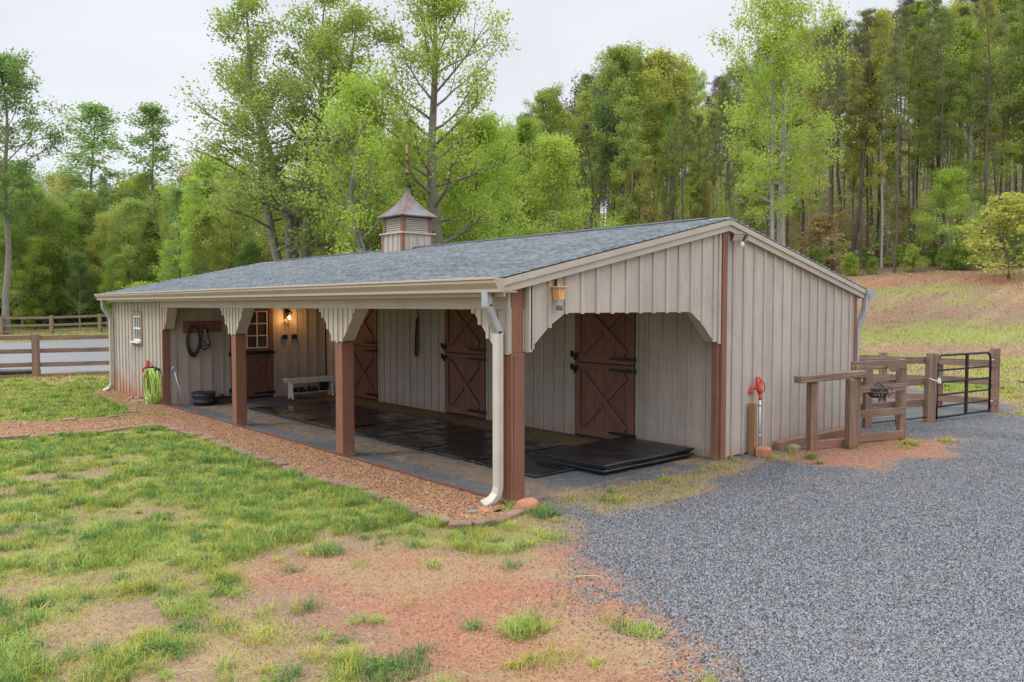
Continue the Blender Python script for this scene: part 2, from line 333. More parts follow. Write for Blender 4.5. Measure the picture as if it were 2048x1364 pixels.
def masks(x,y):
    e=(fbm(x*1.1,y*1.1,21,5)-.5)
    g=sst(-.75,.6,sdf(x,y,GRAV)+e*1.2)
    dred=sst(-.5,.35,sdf(x,y,REDP)+e*1.0)
    g=g*(1-.72*dred)
    dist=np.hypot(x-CAM.x,y-CAM.y)
    dm=sdf(x,y,MULCH)                         # lawn is lusher next to the edging
    near=sst(-2.8,-.3,dm)
    nn=fbm(x*.9,y*.9,31,4); n2=fbm(x*2.6,y*2.6,35,4)
    n=NX*x+NY*y; m=.848*x+.53*y
    green=np.clip(.53+.9*near+(nn-.5)*2.2+(n2-.5)*1.9,0,1)
    # bare clay in the foreground centre
    cx,cy=G(820,1170); bare=np.exp(-((x-cx)**2/1.3+(y-cy)**2/.8)); cx,cy=G(1200,1330); bare=bare+np.exp(-((x-cx)**2/1.2+(y-cy)**2/.8)); cx,cy=G(1230,1130); bare+=.7*np.exp(-((x-cx)**2/.6+(y-cy)**2/.8))
    cx,cy=G(620,1130); bare+=.5*np.exp(-((x-cx)**2/.3+(y-cy)**2/.6))
    bare=np.clip(bare+(n2-.5)*.5,0,1)
    green=green*(1-.95*sst(.2,.6,bare))
    left=sst(-8,-12,x)*sst(-22,-18,x)*1.0; green=np.maximum(green,left*np.clip(.75+(nn-.5)*1.6,0,1))
    # pasture beyond the barn
    far=sst(16,26,n); band=fbm(n*.30+7,m*.09,41,5)
    strip=sst(22,29,n)*sst(40,33,n)
    fg=np.clip((band-.55)*3.2+(n2-.5)*1.4+.05+.62*strip*sst(.3,.6,band+.12),0,1); fg=np.where(m<-16,np.clip(.75+(nn-.5),0,1),fg)
    green=green*(1-far)+fg*far
    wood_=sst(49,53,n+ (nn-.5)*3); green=green*(1-wood_)
    red=np.clip(bare*1.15+((nn-.5)*1.6+.1)*(1-far)+far*np.clip((.60-band)*4+.45-.8*strip,0,1)*(m>-16),0,1)*(1-wood_)
    red=np.where(far>.5,red*.8,red); red=np.maximum(red,dred)
    green=green*(1-.72*sst(-.9,.1,sdf(x,y,GRAV))*sst(-.3,.2,x)*(1-far))
    straw=np.clip(.55+(fbm(x*1.7,y*1.7,51,4)-.5)*2.2,0,1)*(1-wood_)*(1-.8*dred)
    sw=sst(-.5,.3,sdf(x,y,STRIPY)+e*.9); g=g*(1-.62*sw); straw=np.maximum(straw,sw)
    pin=sst(-.05,.25,sdf(x,y,PORCH)); wl=sst(2.95,3.25,y+e*.3)*pin*(x<.2); s2=pin*sst(1.25,.95,y)*sst(.25,.5,y)*.5
    g=np.where(pin>0,np.maximum(g*(1-pin),pin*(1-.9*wl)*(1-s2)),g); straw=np.where(pin>.3,np.maximum(wl,s2),straw)
    green=np.where(pin>.1,0,green); red=np.where(pin>.3,0,red)
    return g,green,red,straw,wood_
xs=[];v=-15.5
xs=list(np.arange(-15.4,9.2,.085)); st=.12
while xs[-1]<190: xs.append(xs[-1]+st); st=min(st*1.12,3.5)
pre=[];p=-15.4;st=.12
while p>-260: p-=st; pre.append(p); st=min(st*1.10,3.5)
X=np.array(pre[::-1]+xs)
ys=list(np.arange(-6.5,14.5,.085)); st=.12
while ys[-1]<230: ys.append(ys[-1]+st); st=min(st*1.10,3.5)
pre=[];p=-6.5;st=.15
while p>-120: p-=st; pre.append(p); st=min(st*1.2,8)
Y=np.array(pre[::-1]+ys)
GX,GY=np.meshgrid(X,Y,indexing='ij'); GZ=T(GX,GY)
V=np.stack([GX,GY,GZ],-1).reshape(-1,3); ga,gg,gr,gs,gw=[q.reshape(-1) for q in masks(GX,GY)]
nx,ny=len(X),len(Y); I=np.arange(nx*ny).reshape(nx,ny)
Q=np.stack([I[:-1,:-1],I[1:,:-1],I[1:,1:],I[:-1,1:]],-1).reshape(-1,4)
m,n,l,b=newmat('ground_soil_gravel'); gi=n.new('ShaderNodeNewGeometry'); P=gi.outputs['Position']
at1=n.new('ShaderNodeAttribute'); at1.attribute_name='m'; sp=n.new('ShaderNodeSeparateColor'); l.new(at1.outputs['Color'],sp.inputs[0])
at2=n.new('ShaderNodeAttribute'); at2.attribute_name='w'; s2=n.new('ShaderNodeSeparateColor'); l.new(at2.outputs['Color'],s2.inputs[0])
n1=noise(n,l,P,7,6,.7); n2=noise(n,l,P,38,4,.7); n3=noise(n,l,mapping(n,l,P,(1,1,1)),130,2); n4=noise(n,l,P,1.5,4)
def msk(a,lo=.35,hi=.65,k=.9,nz=None):   # attribute thresholded by fine noise
    q=math_(n,l,'ADD',a,math_(n,l,'MULTIPLY',math_(n,l,'SUBTRACT',nz or n1,.5),k)); return ramp(n,l,q,lo,hi)
soil=mixc(n,l,ramp(n,l,n2,.3,.7),(.155,.097,.062),(.28,.185,.125))
redc=mixc(n,l,ramp(n,l,n2,.3,.7),(.22,.090,.052),(.36,.155,.092))
c=mixc(n,l,msk(sp.outputs[2],.3,.8),soil,redc); vs_=n.new('ShaderNodeTexVoronoi'); vs_.inputs['Scale'].default_value=45; l.new(P,vs_.inputs[0]); sv=n.new('ShaderNodeSeparateColor'); l.new(vs_.outputs['Color'],sv.inputs[0]); c=mixc(n,l,ramp(n,l,sv.outputs[0],.0,.45,.45,0),c,(.11,.06,.04)); c=mixc(n,l,ramp(n,l,sv.outputs[1],.93,.95,0,.35),c,(.34,.27,.21))
strc=mixc(n,l,ramp(n,l,n3,.35,.65),(.19,.125,.062),(.38,.28,.15))
c=mixc(n,l,msk(at1.outputs['Alpha'],.5,1.2,1.5,n2),c,strc)
grc=mixc(n,l,ramp(n,l,n2,.3,.7),(.14,.16,.035),(.30,.28,.075))
c=mixc(n,l,msk(sp.outputs[1],.3,.85,1.3),c,grc)
lit=mixc(n,l,ramp(n,l,n2,.35,.65),(.07,.04,.025),(.17,.10,.06)); c=mixc(n,l,s2.outputs[0],c,lit)
vo=n.new('ShaderNodeTexVoronoi'); vo.inputs['Scale'].default_value=165; l.new(P,vo.inputs[0]); vc=n.new('ShaderNodeSeparateColor'); l.new(vo.outputs['Color'],vc.inputs[0])
vo2=n.new('ShaderNodeTexVoronoi'); vo2.inputs['Scale'].default_value=105; l.new(P,vo2.inputs[0]); vc2=n.new('ShaderNodeSeparateColor'); l.new(vo2.outputs['Color'],vc2.inputs[0])
gc=mixc(n,l,vc.outputs[0],(.016,.022,.031),(.175,.192,.226)); gc=mixc(n,l,ramp(n,l,vc2.outputs[1],.72,.8,0,.8),gc,(.35,.365,.39)); gc=mixc(n,l,ramp(n,l,vc2.outputs[0],.0,.3,.85,0),gc,(.022,.026,.034))
gc=mixc(n,l,ramp(n,l,n4,.42,.68,0,.6),gc,(.15,.152,.155)); n5=noise(n,l,mapping(n,l,P,(.25,.9,1)),1,4); gc=mixc(n,l,ramp(n,l,n5,.5,.62,0,.45),gc,(.05,.055,.065)); n7=noise(n,l,P,.9,5,.75); gc=mixc(n,l,ramp(n,l,n7,.53,.72,0,.7),gc,mixc(n,l,n2,(.16,.12,.085),(.30,.235,.165)))
gm=msk(sp.outputs[0],.40,.60,3.2,mixc(n,l,.45,n1,n2))
n6=noise(n,l,P,3.1,5,.7); gm=math_(n,l,'MULTIPLY',gm,ramp(n,l,math_(n,l,'ADD',n6,math_(n,l,'MULTIPLY',sp.outputs[0],.30)),.58,.66,.25,1)); c=mixc(n,l,gm,c,gc); l.new(c,b.inputs['Base Color']); b.inputs['Roughness'].default_value=.88
h=math_(n,l,'ADD',math_(n,l,'MULTIPLY',n2,.6),math_(n,l,'MULTIPLY',math_(n,l,'SUBTRACT',.6,vo.outputs['Distance']),gm)); h=math_(n,l,'ADD',h,math_(n,l,'MULTIPLY',n1,1.2)); bump(n,l,b,h,.75,.022)
M['ground']=m
cen=(ga[Q].mean(1)>.5)&(np.hypot(V[Q[:,0],0],V[Q[:,0],1])<30)
for nm,sel in (('ground',~cen),('gravel_yard',cen)):
    q=Q[sel]; us,inv=np.unique(q,return_inverse=True); q2=inv.reshape(q.shape)
    o=npmesh(nm,V[us],[q2],M['ground'],smooth=True); tag(o,kind='structure')
    for an,arr in (('m',np.stack([ga,gg,gr,gs],-1)[us]),('w',np.stack([gw,gw,gw,gw],-1)[us])):
        A=o.data.attributes.new(an,'FLOAT_COLOR','POINT'); A.data.foreach_set('color',arr.astype(np.float32).ravel())
# mulch path sheet
m,n,l,b=newmat('wood_mulch'); gi=n.new('ShaderNodeNewGeometry'); P=gi.outputs['Position']; vo=n.new('ShaderNodeTexVoronoi'); vo.inputs['Scale'].default_value=55; l.new(mapping(n,l,P,(1,.6,1)),vo.inputs[0]); vc=n.new('ShaderNodeSeparateColor'); l.new(vo.outputs['Color'],vc.inputs[0])
c=mixc(n,l,vc.outputs[0],(.15,.068,.036),(.40,.23,.128)); l.new(c,b.inputs['Base Color']); b.inputs['Roughness'].default_value=.9; bump(n,l,b,vo.outputs['Distance'],.7,.01); M['mulch']=m
def sheet(name,poly,z,mat,step=.12,follow=True):
    px=[p[0] for p in poly]; py=[p[1] for p in poly]; ax=np.arange(min(px),max(px)+step,step); ay=np.arange(min(py),max(py)+step,step)
    gx,gy=np.meshgrid(ax,ay,indexing='ij'); ins=sdf(gx,gy,poly)
    # snap border vertices onto the outline so that the edge is clean
    g0,g1=np.gradient(ins,step); k=(np.abs(ins)<step*.75); L=g0**2+g1**2+1e-6; gx=np.where(k,gx-ins*g0/L,gx); gy=np.where(k,gy-ins*g1/L,gy)
    gz=T(gx,gy)+z+ (fbm(gx*3,gy*3,9)-.5)*.012
    I=np.arange(gx.size).reshape(gx.shape); Q=np.stack([I[:-1,:-1],I[1:,:-1],I[1:,1:],I[:-1,1:]],-1).reshape(-1,4)
    ok=(ins.ravel()[Q]>-step*.75).all(1); Q=Q[ok]; us,inv=np.unique(Q,return_inverse=True)
    o=npmesh(name,np.stack([gx,gy,gz],-1).reshape(-1,3)[us],[inv.reshape(Q.shape)],mat,smooth=True); return tag(o,kind='structure')
sheet('mulch_path',MULCH,.018,M['mulch'])
def scatter(poly,n,inset=0):
    px=[p[0] for p in poly]; py=[p[1] for p in poly]; x=RS.uniform(min(px),max(px),n*3); y=RS.uniform(min(py),max(py),n*3)
    k=sdf(x,y,poly)>inset; return x[k][:n],y[k][:n]
def chips(name,x,y,z,ln,wd,th,mats,mi=None,tilt=.5):
    n=len(x); a=RS.uniform(0,2*PI,n); l_=RS.uniform(*ln,n)/2; w_=RS.uniform(*wd,n)/2; t_=RS.uniform(*th,n)/2
    tx=RS.uniform(-tilt,tilt,n); ty=RS.uniform(-tilt,tilt,n)
    ux=np.stack([np.cos(a),np.sin(a),tx],-1); uy=np.stack([-np.sin(a),np.cos(a),ty],-1); uz=np.stack([-tx,-ty,np.ones(n)],-1)
    C=np.stack([x,y,z],-1)[:,None,:]; sg=np.array([[-1,-1,-1],[1,-1,-1],[1,1,-1],[-1,1,-1],[-.8,-.7,1],[.8,-.8,1],[.7,.8,1],[-.7,.8,1]],float)
    V=C+sg[None,:,0:1]*(ux*l_[:,None])[:,None]+sg[None,:,1:2]*(uy*w_[:,None])[:,None]+sg[None,:,2:3]*(uz*t_[:,None])[:,None]
    f=np.array([[4,5,6,7],[0,1,5,4],[1,2,6,5],[2,3,7,6],[3,0,4,7]]); F=(np.arange(n)[:,None,None]*8+f[None]).reshape(-1,4)
    return npmesh(name,V.reshape(-1,3),[F],mats,None if mi is None else np.repeat(mi,5))
def islmat(name,c1,c2,rough=.85):
    m,n,l,b=newmat(name); gi=n.new('ShaderNodeNewGeometry'); l.new(mixc(n,l,gi.outputs['Random Per Island'],c1,c2),b.inputs['Base Color']); b.inputs['Roughness'].default_value=rough; return m
x,y=scatter(MULCH,80000,.03); z=T(x,y)+.02+RS.uniform(0,.012,len(x))
tag(chips('mulch_chips',x,y,z,(.010,.034),(.006,.013),(.003,.007),islmat('mulch_chip_colours',(.14,.06,.032),(.51,.30,.165))),'shredded reddish brown wood mulch covering the path by the porch','mulch',kind='stuff')
n_=170000; uu=RS.uniform(950,2100,n_); vv=RS.uniform(830,1400,n_)**1; wx,wy=zip(*[G(a,b) for a,b in zip(uu,vv)]); wx=np.array(wx); wy=np.array(wy); k=(RS.rand(len(wx))<masks(wx,wy)[0]**1.5)&(wy<30); wx=wx[k]; wy=wy[k]
k=~((wx<.05)&(wy>0)); wx=wx[k];wy=wy[k]
tag(chips('loose_gravel',wx,wy,T(wx,wy)+.003,(.005,.016),(.005,.013),(.004,.010),islmat('gravel_stone_colours',(.018,.023,.031),(.28,.295,.33),.8)),'loose blue grey crushed gravel on the yard','gravel',kind='stuff')
# clods and grit on the bare soil
n_=60000; q=np.random.RandomState(91); dd_=4+16*q.rand(n_)**1.3; aa=q.uniform(-.7,.55,n_); wx=CAM.x+dd_*(FWD.x*np.cos(aa)+RGT.x*np.sin(aa)); wy=CAM.y+dd_*(FWD.y*np.cos(aa)+RGT.y*np.sin(aa))
k_=masks(wx,wy); ok=(sdf(wx,wy,MULCH)<-.05)&~((wx<.1)&(wy>-.02))&(q.rand(n_)<(.10+.6*k_[2]+.3*(1-k_[1]))*(1-.5*k_[0])); wx=wx[ok]; wy=wy[ok]
tag(chips('soil_clods',wx,wy,T(wx,wy)+.001,(.005,.018),(.005,.014),(.004,.011),islmat('clod_colours',(.19,.095,.058),(.37,.21,.14),.95)),'small clods and grit on the bare reddish soil','soil crumbs',kind='stuff')
# asphalt lane beyond the left fence
m,n,l,b=newmat('pale_asphalt'); gi=n.new('ShaderNodeNewGeometry'); g=noise(n,l,gi.outputs['Position'],30,4); g2=noise(n,l,gi.outputs['Position'],.25,4); c=mixc(n,l,g,(.13,.136,.148),(.185,.192,.205)); c=mixc(n,l,ramp(n,l,g2,.4,.7,0,.4),c,(.22,.225,.235)); l.new(c,b.inputs['Base Color']); b.inputs['Roughness'].default_value=.75; M['asphalt']=m
sheet('road',[G(-300,762),G(60,750),G(300,741),G(620,735),G(620,681),G(230,681),G(0,686),G(-400,694)],.03,M['asphalt'],.6)

# ================================================================ BARN
BX0=-14.76; D1=3.79; D2=7.65; PX=[0,-3.54,-7.23,-11.06]; PW=.19
RY0,RZ0,RY1,RZ1=-.22,2.385,3.82,3.27; SL=(RZ1-RZ0)/(RY1-RY0)
def roofz(y): return (RZ0+SL*(y-RY0)) if y<RY1 else RZ1-SL*(y-RY1)
barn=root('horse_barn',(0,0,0),'long taupe horse barn with grey shingle roof, open porch and copper topped cupola','barn')
def part(mb,name,mat,parent=barn,bev=0,loc=None,label=None):
    o=mb.build(name,mat,parent,bev,loc)
    if label: o['label']=label
    return o
def siding(mb,plane,c,a0,a1,zb,zt,side=1,sp=.25,th=.022,bt=.02,skip=(),off=0.0):
    """plane 'x' : wall in plane x=c running along y; 'y': plane y=c running along x. side: outward sign"""
    cuts=[a0]; k=math.ceil((a0-off)/sp-1e-6)*sp+off
    while k<a1-.03:
        if k>a0+.03: cuts.append(k)
        k+=sp
    cuts.append(a1); ax=plane
    for i in range(len(cuts)-1):
        u0,u1=cuts[i]+.001,cuts[i+1]-.001
        poly=[(u0,zb(u0)),(u1,zb(u1)),(u1,zt(u1)),(u0,zt(u0))]
        if poly[2][1]-poly[1][1]<.02 and poly[3][1]-poly[0][1]<.02: continue
        mb.prism(poly,ax,c-side*th,c)
    for k in [a0+.03]+cuts[1:-1]+[a1-.03]:
        z0,z1=zb(k)-.012,min(zt(k-.025),zt(k+.025))
        if z1-z0>.05:
            poly=[(k-.024,z0),(k+.024,z0),(k+.024,z1),(k-.024,z1)]; mb.prism(poly,ax,c+side*.0005,c+side*bt)
    return mb
# prism 'y' plane uses (x,z), 'x' plane uses (y,z): same call works
under=lambda y: roofz(y)-.125
# tack room front wall with window hole
WX0,WX1,WZ0,WZ1=-13.02,-12.45,1.30,1.88
mb=MB(); siding(mb,'y',0,BX0,WX0-.10,lambda a:0.0,lambda a:2.3,-1)
siding(mb,'y',0,WX0-.10,WX1+.10,lambda a:0.0,lambda a:WZ0-.1,-1); siding(mb,'y',0,WX0-.10,WX1+.10,lambda a:WZ1+.1,lambda a:2.3,-1)
siding(mb,'y',0,WX1+.10,-11.06,lambda a:0.0,lambda a:2.3,-1); part(mb,'front_wall',M['siding_mud'])
mb=MB(); siding(mb,'x',-11.06,.02,1.40,lambda a:0,under,1); siding(mb,'x',-11.06,1.40,2.44,lambda a:2.06,under,1); siding(mb,'x',-11.06,2.44,D1,lambda a:0,under,1); part(mb,'tack_room_wall',M['siding'])
DOORS=[(-2.72,-1.47),(-6.25,-5.0),(-9.97,-8.72)]
mb=MB(); xs=[-11.06]+[q for d in DOORS[::-1] for q in d]+[0]
for i in range(0,len(xs),2): siding(mb,'y',D1,xs[i],xs[i+1],lambda a:0,lambda a:3.1,-1)
for d in DOORS: siding(mb,'y',D1,d[0],d[1],lambda a:2.28,lambda a:3.1,-1)
part(mb,'stall_wall',M['siding'])
def arch(y):
    if y<.2: return 1.6
    if y<.68: return 1.6+(y-.2)/.48*.42
    if y<3.14: return 2.02
    if y<3.60: return 2.02-(y-3.14)/.46*.42
    return 1.6
mb=MB(); siding(mb,'x',.03,PW+.005,D1-.068,arch,under,1,.255)
part(mb,'gable_wall',M['siding'])
mb=MB(); P=[(PW+.005,1.615),(.2,1.615),(.68,2.035),(3.14,2.035),(3.6,1.615),(D1-.115,1.615),(D1-.115,2.5),(PW+.005,2.5)]
mb.prism(P,'x',-.12,.006); part(mb,'gable_header',M['trim'])
mb=MB(); siding(mb,'x',.03,D1+.06,D2,lambda a:0.02,under,1,.265,off=.05); part(mb,'gable_wall',M['siding'])
mb=MB(); siding(mb,'x',BX0,0,D2,lambda a:0,under,-1); mb.bx(BX0,0.0,D2-.03,D2,0,2.3); part(mb,'back_wall',M['siding'])
mb=MB(); mb.bx(.031,.07,D1-.065,D1+.045,-.02,3.13); mb.bx(-.06,.030,D1-.12,D1+.02,-.02,1.6); part(mb,'corner_trim',M['brown'],bev=.004)
mb=MB(); mb.bx(.031,.065,D2-.045,D2+.03,.02,2.28); part(mb,'corner_trim',M['brown'],bev=.004)
mb=MB(); mb.bx(-11.059,-11.0,-.028,.10,0,2.06); part(mb,'corner_trim',M['brown'],bev=.004)
# posts
for i,x in enumerate(PX[:3]):
    mb=MB()
    if i==0:
        mb.bx(-.19,0,0,.19,-.05,1.6); mb.bx(-.17,-.005,.01,.175,1.6,2.34); mb.bx(-.155,-.035,-.012,0,-.05,1.58); mb.bx(0.0,.012,.03,.16,-.05,1.58)
        mb.bx(-.215,.03,-.02,.21,-.04,.05)
    else:
        mb.bx(x-PW,x,0,PW,-.05,1.6)
        mb.bx(x-PW-.012,x+.012,-.012,PW+.012,-.04,.03)
    part(mb,'porch_post',M['brown'],bev=.006)
# brackets
def bracket(xc,lo,hi):
    mb=MB(); a,b=xc-lo,xc+hi; p=.12
    zb=lambda q: 1.6 if abs(q-xc)<=p else 1.6+(abs(q-xc)-p)/(max(lo,hi)-p)*.46
    sid=MB(); siding(mb,'y',-.01,a,b,zb,lambda q:2.075,-1,.135,.02,.018,off=xc)
    pl=[(a,2.06)]+([(a,zb(a)),(xc-p,1.615)] if lo>p else [(a,1.615)])+([(xc+p,1.615),(b,zb(b))] if hi>p else [(b,1.615)])+[(b,2.06)]
    mb.prism(pl,'y',.013,PW-.005); part(mb,'bracket',M['trim'],bev=0)
bracket(-3.635,.5,.5); bracket(-7.325,.5,.5); bracket(-.095,.55,.085); bracket(-11.04,.0,.36)
mb=MB(); mb.bx(-11.05,-.02,-.03,.16,2.06,2.30); part(mb,'porch_beam',M['trim'],bev=.004)
mb=MB(); mb.bx(BX0-.1,.10,-.19,-.17,2.19,2.37); mb.bx(BX0-.1,.10,-.17,-.01,2.235,2.25); part(mb,'fascia',M['gutter'])
mb=MB(); g=[(-.19,2.375),(-.315,2.375),(-.33,2.36),(-.33,2.33),(-.285,2.27),(-.285,2.235),(-.19,2.235)]
mb.prism([(a,b) for a,b in g],'x',BX0-.28,.12); mb.bx(BX0-.28,.12,-.345,-.315,2.362,2.385); part(mb,'gutter',M['gutter'],bev=.003)
mb=MB(); mb.prism([(D2+.22-a-.2+.02,b-.01) for a,b in [(-.19,2.375),(-.315,2.375),(-.33,2.33),(-.285,2.235),(-.19,2.235)]],'x',BX0-.2,.22); part(mb,'gutter',M['elbow'])
def spout(pts,w,h,up,kick=None):
    mb=MB()
    for i in range(len(pts)-1):
        p,q=Vector(pts[i]),Vector(pts[i+1]); mb.bar(p-(q-p).normalized()*.012,q+(q-p).normalized()*.012,w,h,up=up)
    return mb
fu=(0,1,0)
mb=spout([(-.10,-.25,2.24),(-.10,-.25,2.10),(-.10,-.10,1.82)],.10,.075,fu); part(mb,'downspout_elbow',M['elbow'],bev=.008)
mb=spout([(-.10,-.10,1.83),(-.10,-.10,.20),(-.105,-.12,.12),(-.115,-.18,.06),(-.13,-.27,.03)],.10,.075,fu)
part(mb,'downspout',M['downspout'],bev=.008)
mb=spout([(-14.72,-.24,2.24),(-14.72,-.22,2.05),(-14.66,-.09,1.80)],.10,.075,fu); part(mb,'downspout_elbow',M['elbow'],bev=.008)
mb=spout([(-14.66,-.09,1.81),(-14.66,-.09,.2),(-14.69,-.13,.1),(-14.76,-.24,.04)],.085,.065,fu); part(mb,'downspout',M['downspout'],bev=.008)
mb=spout([(.1,D2+.26,2.24),(.1,D2+.2,2.0),(.03,D2+.09,1.7),(.03,D2+.09,.2)],.09,.07,fu); part(mb,'downspout',M['elbow'],bev=.008)
# rake boards
mb=MB()
for (y0,y1) in ((RY0+.0,RY1),(RY1,D2+.2)):
    z0,z1=roofz(y0),roofz(y1) if y1>RY1 else RZ1
    if y0==RY1: z0=RZ1
    mb.prism([(y0,z0-.165),(y1,z1-.165),(y1,z1-.03),(y0,z0-.03)],'x',.055,.10)
    mb.prism([(y0,z0-.085),(y1,z1-.085),(y1,z1-.015),(y0,z0-.015)],'x',.10,.122)
    part(mb,'rake_board',M['trim']); mb=MB(); mb.prism([(y0,z0-.165),(y1,z1-.165),(y1,z1-.03),(y0,z0-.03)],'x',BX0-.1,BX0-.055); part(mb,'rake_board',M['trim']); mb=MB()
# roof deck and shingles
mb=MB(); X0,X1=BX0-.12,.12
mb.prism([(RY0,RZ0-.04),(RY1,RZ1-.04),(D2+.22,roofz(D2+.22)-.04),(D2+.22,roofz(D2+.22)-.012),(RY1,RZ1-.012),(RY0,RZ0-.012)],'x',X0+.005,X1-.005); roof=part(mb,'roof',M['deck'])
SLn=math.hypot(RY1-RY0,RZ1-RZ0); nc=29
V=[];F=[]
rr=random.Random(3)
for side in (0,1):
    sl=SLn if side==0 else math.hypot(D2+.22-RY1,SL*(D2+.22-RY1)); ncs=int(round(sl/.143)); ex=sl/ncs
    cs,sn=math.cos(math.atan(SL)),math.sin(math.atan(SL))
    for c in range(ncs):
        x=X0-rr.uniform(0,.3); thick=.024
        while x<X1:
            wd=rr.choice([.12,.17,.22,.3]); a,b=max(x,X0),min(x+wd,X1); x+=wd
            if b-a<.01: continue
            t=thick+rr.choice([0,0,.005]); s0=c*ex-.004; s1=(c+1)*ex+.01
            o=len(V)
            for (s,h) in ((s0,0),(s1,0),(s1,.002),(s0,t)):
                for xx in (a+.001,b-.001):
                    if side==0: yy=RY0-.02+s*cs-h*sn; zz=RZ0-.005+s*sn+h*cs
                    else: yy=D2+.24-s*cs+h*sn; zz=roofz(D2+.22)-.005+s*sn+h*cs
                    V.append((xx,yy,zz))
            F+=[(o+6,o+7,o+5,o+4),(o,o+1,o+7,o+6),(o,o+6,o+4,o+2),(o+1,o+3,o+5,o+7)]
sh=npmesh('shingles',V,[np.array(F)],M['shingle']); sh.parent=roof
mb=MB(); 
for (a,b) in ((BX0+1.1,-8.02),(-7.18,-.25)):
    for s in (-1,1): mb.prism([(RY1,RZ1+.045),(RY1+s*.15,RZ1-.15*SL+.045),(RY1+s*.15,RZ1-.15*SL+.005),(RY1,RZ1+.0)],'x',a,b)
mb.build('ridge_vent',M['ridge'],roof)
mb=MB(); mb.prism([(RY1-.16,RZ1-.03),(RY1,RZ1+.018),(RY1+.16,RZ1-.03)],'x',X0-.005,X1+.004); mb.build('ridge_cap',M['shingle'],roof)
# rafters under the porch
mb=MB()
for k in range(19): x=-.45-k*.61; mb.prism([(.17,2.28),(D1-.02,roofz(D1)-.20),(D1-.02,roofz(D1)-.05),(.17,roofz(.17)-.05)],'x',x-.02,x+.02) if x>-11 else None
part(mb,'rafter_frame',M['deck'])
# ---- stall doors
def strap(parent,x1,z,L,y):
    mb=MB(); mb.prism([(x1+.035,z-.032),(x1+.035,z+.032),(x1-L*.75,z+.022),(x1-L+.02,z+.018),(x1-L,z),(x1-L+.02,z-.018),(x1-L*.75,z-.022)],'y',y-.012,y)
    for k in (.12,.45,.9): mb.lathe([(0,0),(.008,0),(.008,.004),(0,.004)],(x1-L*k,y-.016,z),6) 
    o=mb.build('strap_hinge',M['black'],parent); return o
def latch(parent,x,z,y):
    mb=MB(); mb.bar((x-.07,y-.03,z),(x+.10,y-.03,z),.018,.018); mb.bx(x-.05,x-.02,y-.03,y,z-.05,z+.05); mb.bx(x+.02,x+.09,y-.012,y,z-.035,z+.035)
    mb.tube([(x+.05,y-.03,z),(x+.045,y-.04,z-.05),(x+.05,y-.03,z-.09)],.018,6); mb.tube([(x-.03,y-.03,z),(x-.04,y-.04,z+.06)],.014,6)
    return mb.build('latch',M['black'],parent)
def leaf(parent,x0,x1,z0,z1,y,window=False,axis='y'):
    mb=MB(); t=.12; n=6
    for k in range(n): a=x0+(x1-x0)*k/n; mb.bx(a+.003,a+(x1-x0)/n-.003,y-.012,y,z0,z1)
    f=y-.020
    mb.bx(x0,x0+t,f-.02,f,z0,z1); mb.bx(x1-t,x1,f-.02,f,z0,z1); mb.bx(x0+t+.003,x1-t-.003,f-.02,f,z0,z0+t); mb.bx(x0+t+.003,x1-t-.003,f-.02,f,z1-t,z1)
    a,b,c,d=x0+t,x1-t,z0+t,z1-t; hw=.055
    def diag(p,q,yy):
        dx,dz=q[0]-p[0],q[1]-p[1]; L=math.hypot(dx,dz); nx,nz=-dz/L*hw,dx/L*hw
        mb.prism([(p[0]+nx,p[1]+nz),(p[0]-nx,p[1]-nz),(q[0]-nx,q[1]-nz),(q[0]+nx,q[1]+nz)],'y',yy-.018,yy)
    e=.045
    diag((a+e,d-e),(b-e,c+e),f-.004); mx_,mz=(a+b)/2,(c+d)/2
    ux,uz=(b-a),(d-c); L=math.hypot(ux,uz); g=.07/L
    diag((a+e,c+e),(mx_-ux*g,mz-uz*g),f); diag((mx_+ux*g,mz+uz*g),(b-e,d-e),f)
    o=mb.build('door_leaf',M['door'],parent,.0025)
    # dark joints along the brace edges
    return o
for i,(x0,x1) in enumerate(DOORS):
    mb=MB(); mb.bx(x0,x1,D1+.03,D1+.05,0,2.28); dr=part(mb,'stall_door',M['grooves'])
    leaf(dr,x0+.012,x1-.012,.03,1.19,D1+.0); leaf(dr,x0+.012,x1-.012,1.205,2.27,D1+.0)
    for z in (.13,1.11,1.285): strap(dr,x1,z,.5,D1-.042)
    for z in (1.11,1.285+.03): latch(dr,x0,z,D1-.042)
# ---- tack room door (in plane x=-11.06, local frame rotated)
td=bpy.data.objects.new('tack_room_door',None)
def rotp(o):  # builder plane 'y' geometry -> wall facing +x ; (x,y,z)->( -11.06 - y , x , z)
    for v_ in o.data.vertices: x,y,z=v_.co; v_.co=(-11.06-y,x,z)
    o.data.update()
mb=MB(); mb.bx(1.42,2.42,.03,.05,0,2.06); td=part(mb,'tack_room_door',M['grooves']); rotp(td)
o=leaf(td,1.43,2.41,.05,1.06,0); rotp(o)
mb=MB(); mb.bx(1.43,1.53,-.04,0,1.08,2.05); mb.bx(2.31,2.41,-.04,0,1.08,2.05); mb.bx(1.533,2.307,-.04,0,1.08,1.13); mb.bx(1.533,2.307,-.04,0,1.99,2.05); mb.bx(1.55,2.29,.004,.012,1.13,1.99,0)
o=mb.build('door_leaf',M['door'],td,.003); rotp(o)
mb=MB()
for k in range(4): y=1.56+k*.72/3; mb.bx(y-.012,y+.012,-.03,-.005,1.14,1.98)
for k in range(4): z=1.15+k*.82/3; mb.bx(1.548,2.292,-.033,-.008,z-.012,z+.012)
q=mb.build('window_grille',M['white'],o); rotp(q)
mb=MB(); mb.bx(1.545,2.295,-.005,.0,1.135,1.985); q=mb.build('pane',M['dglass'],o); rotp(q)
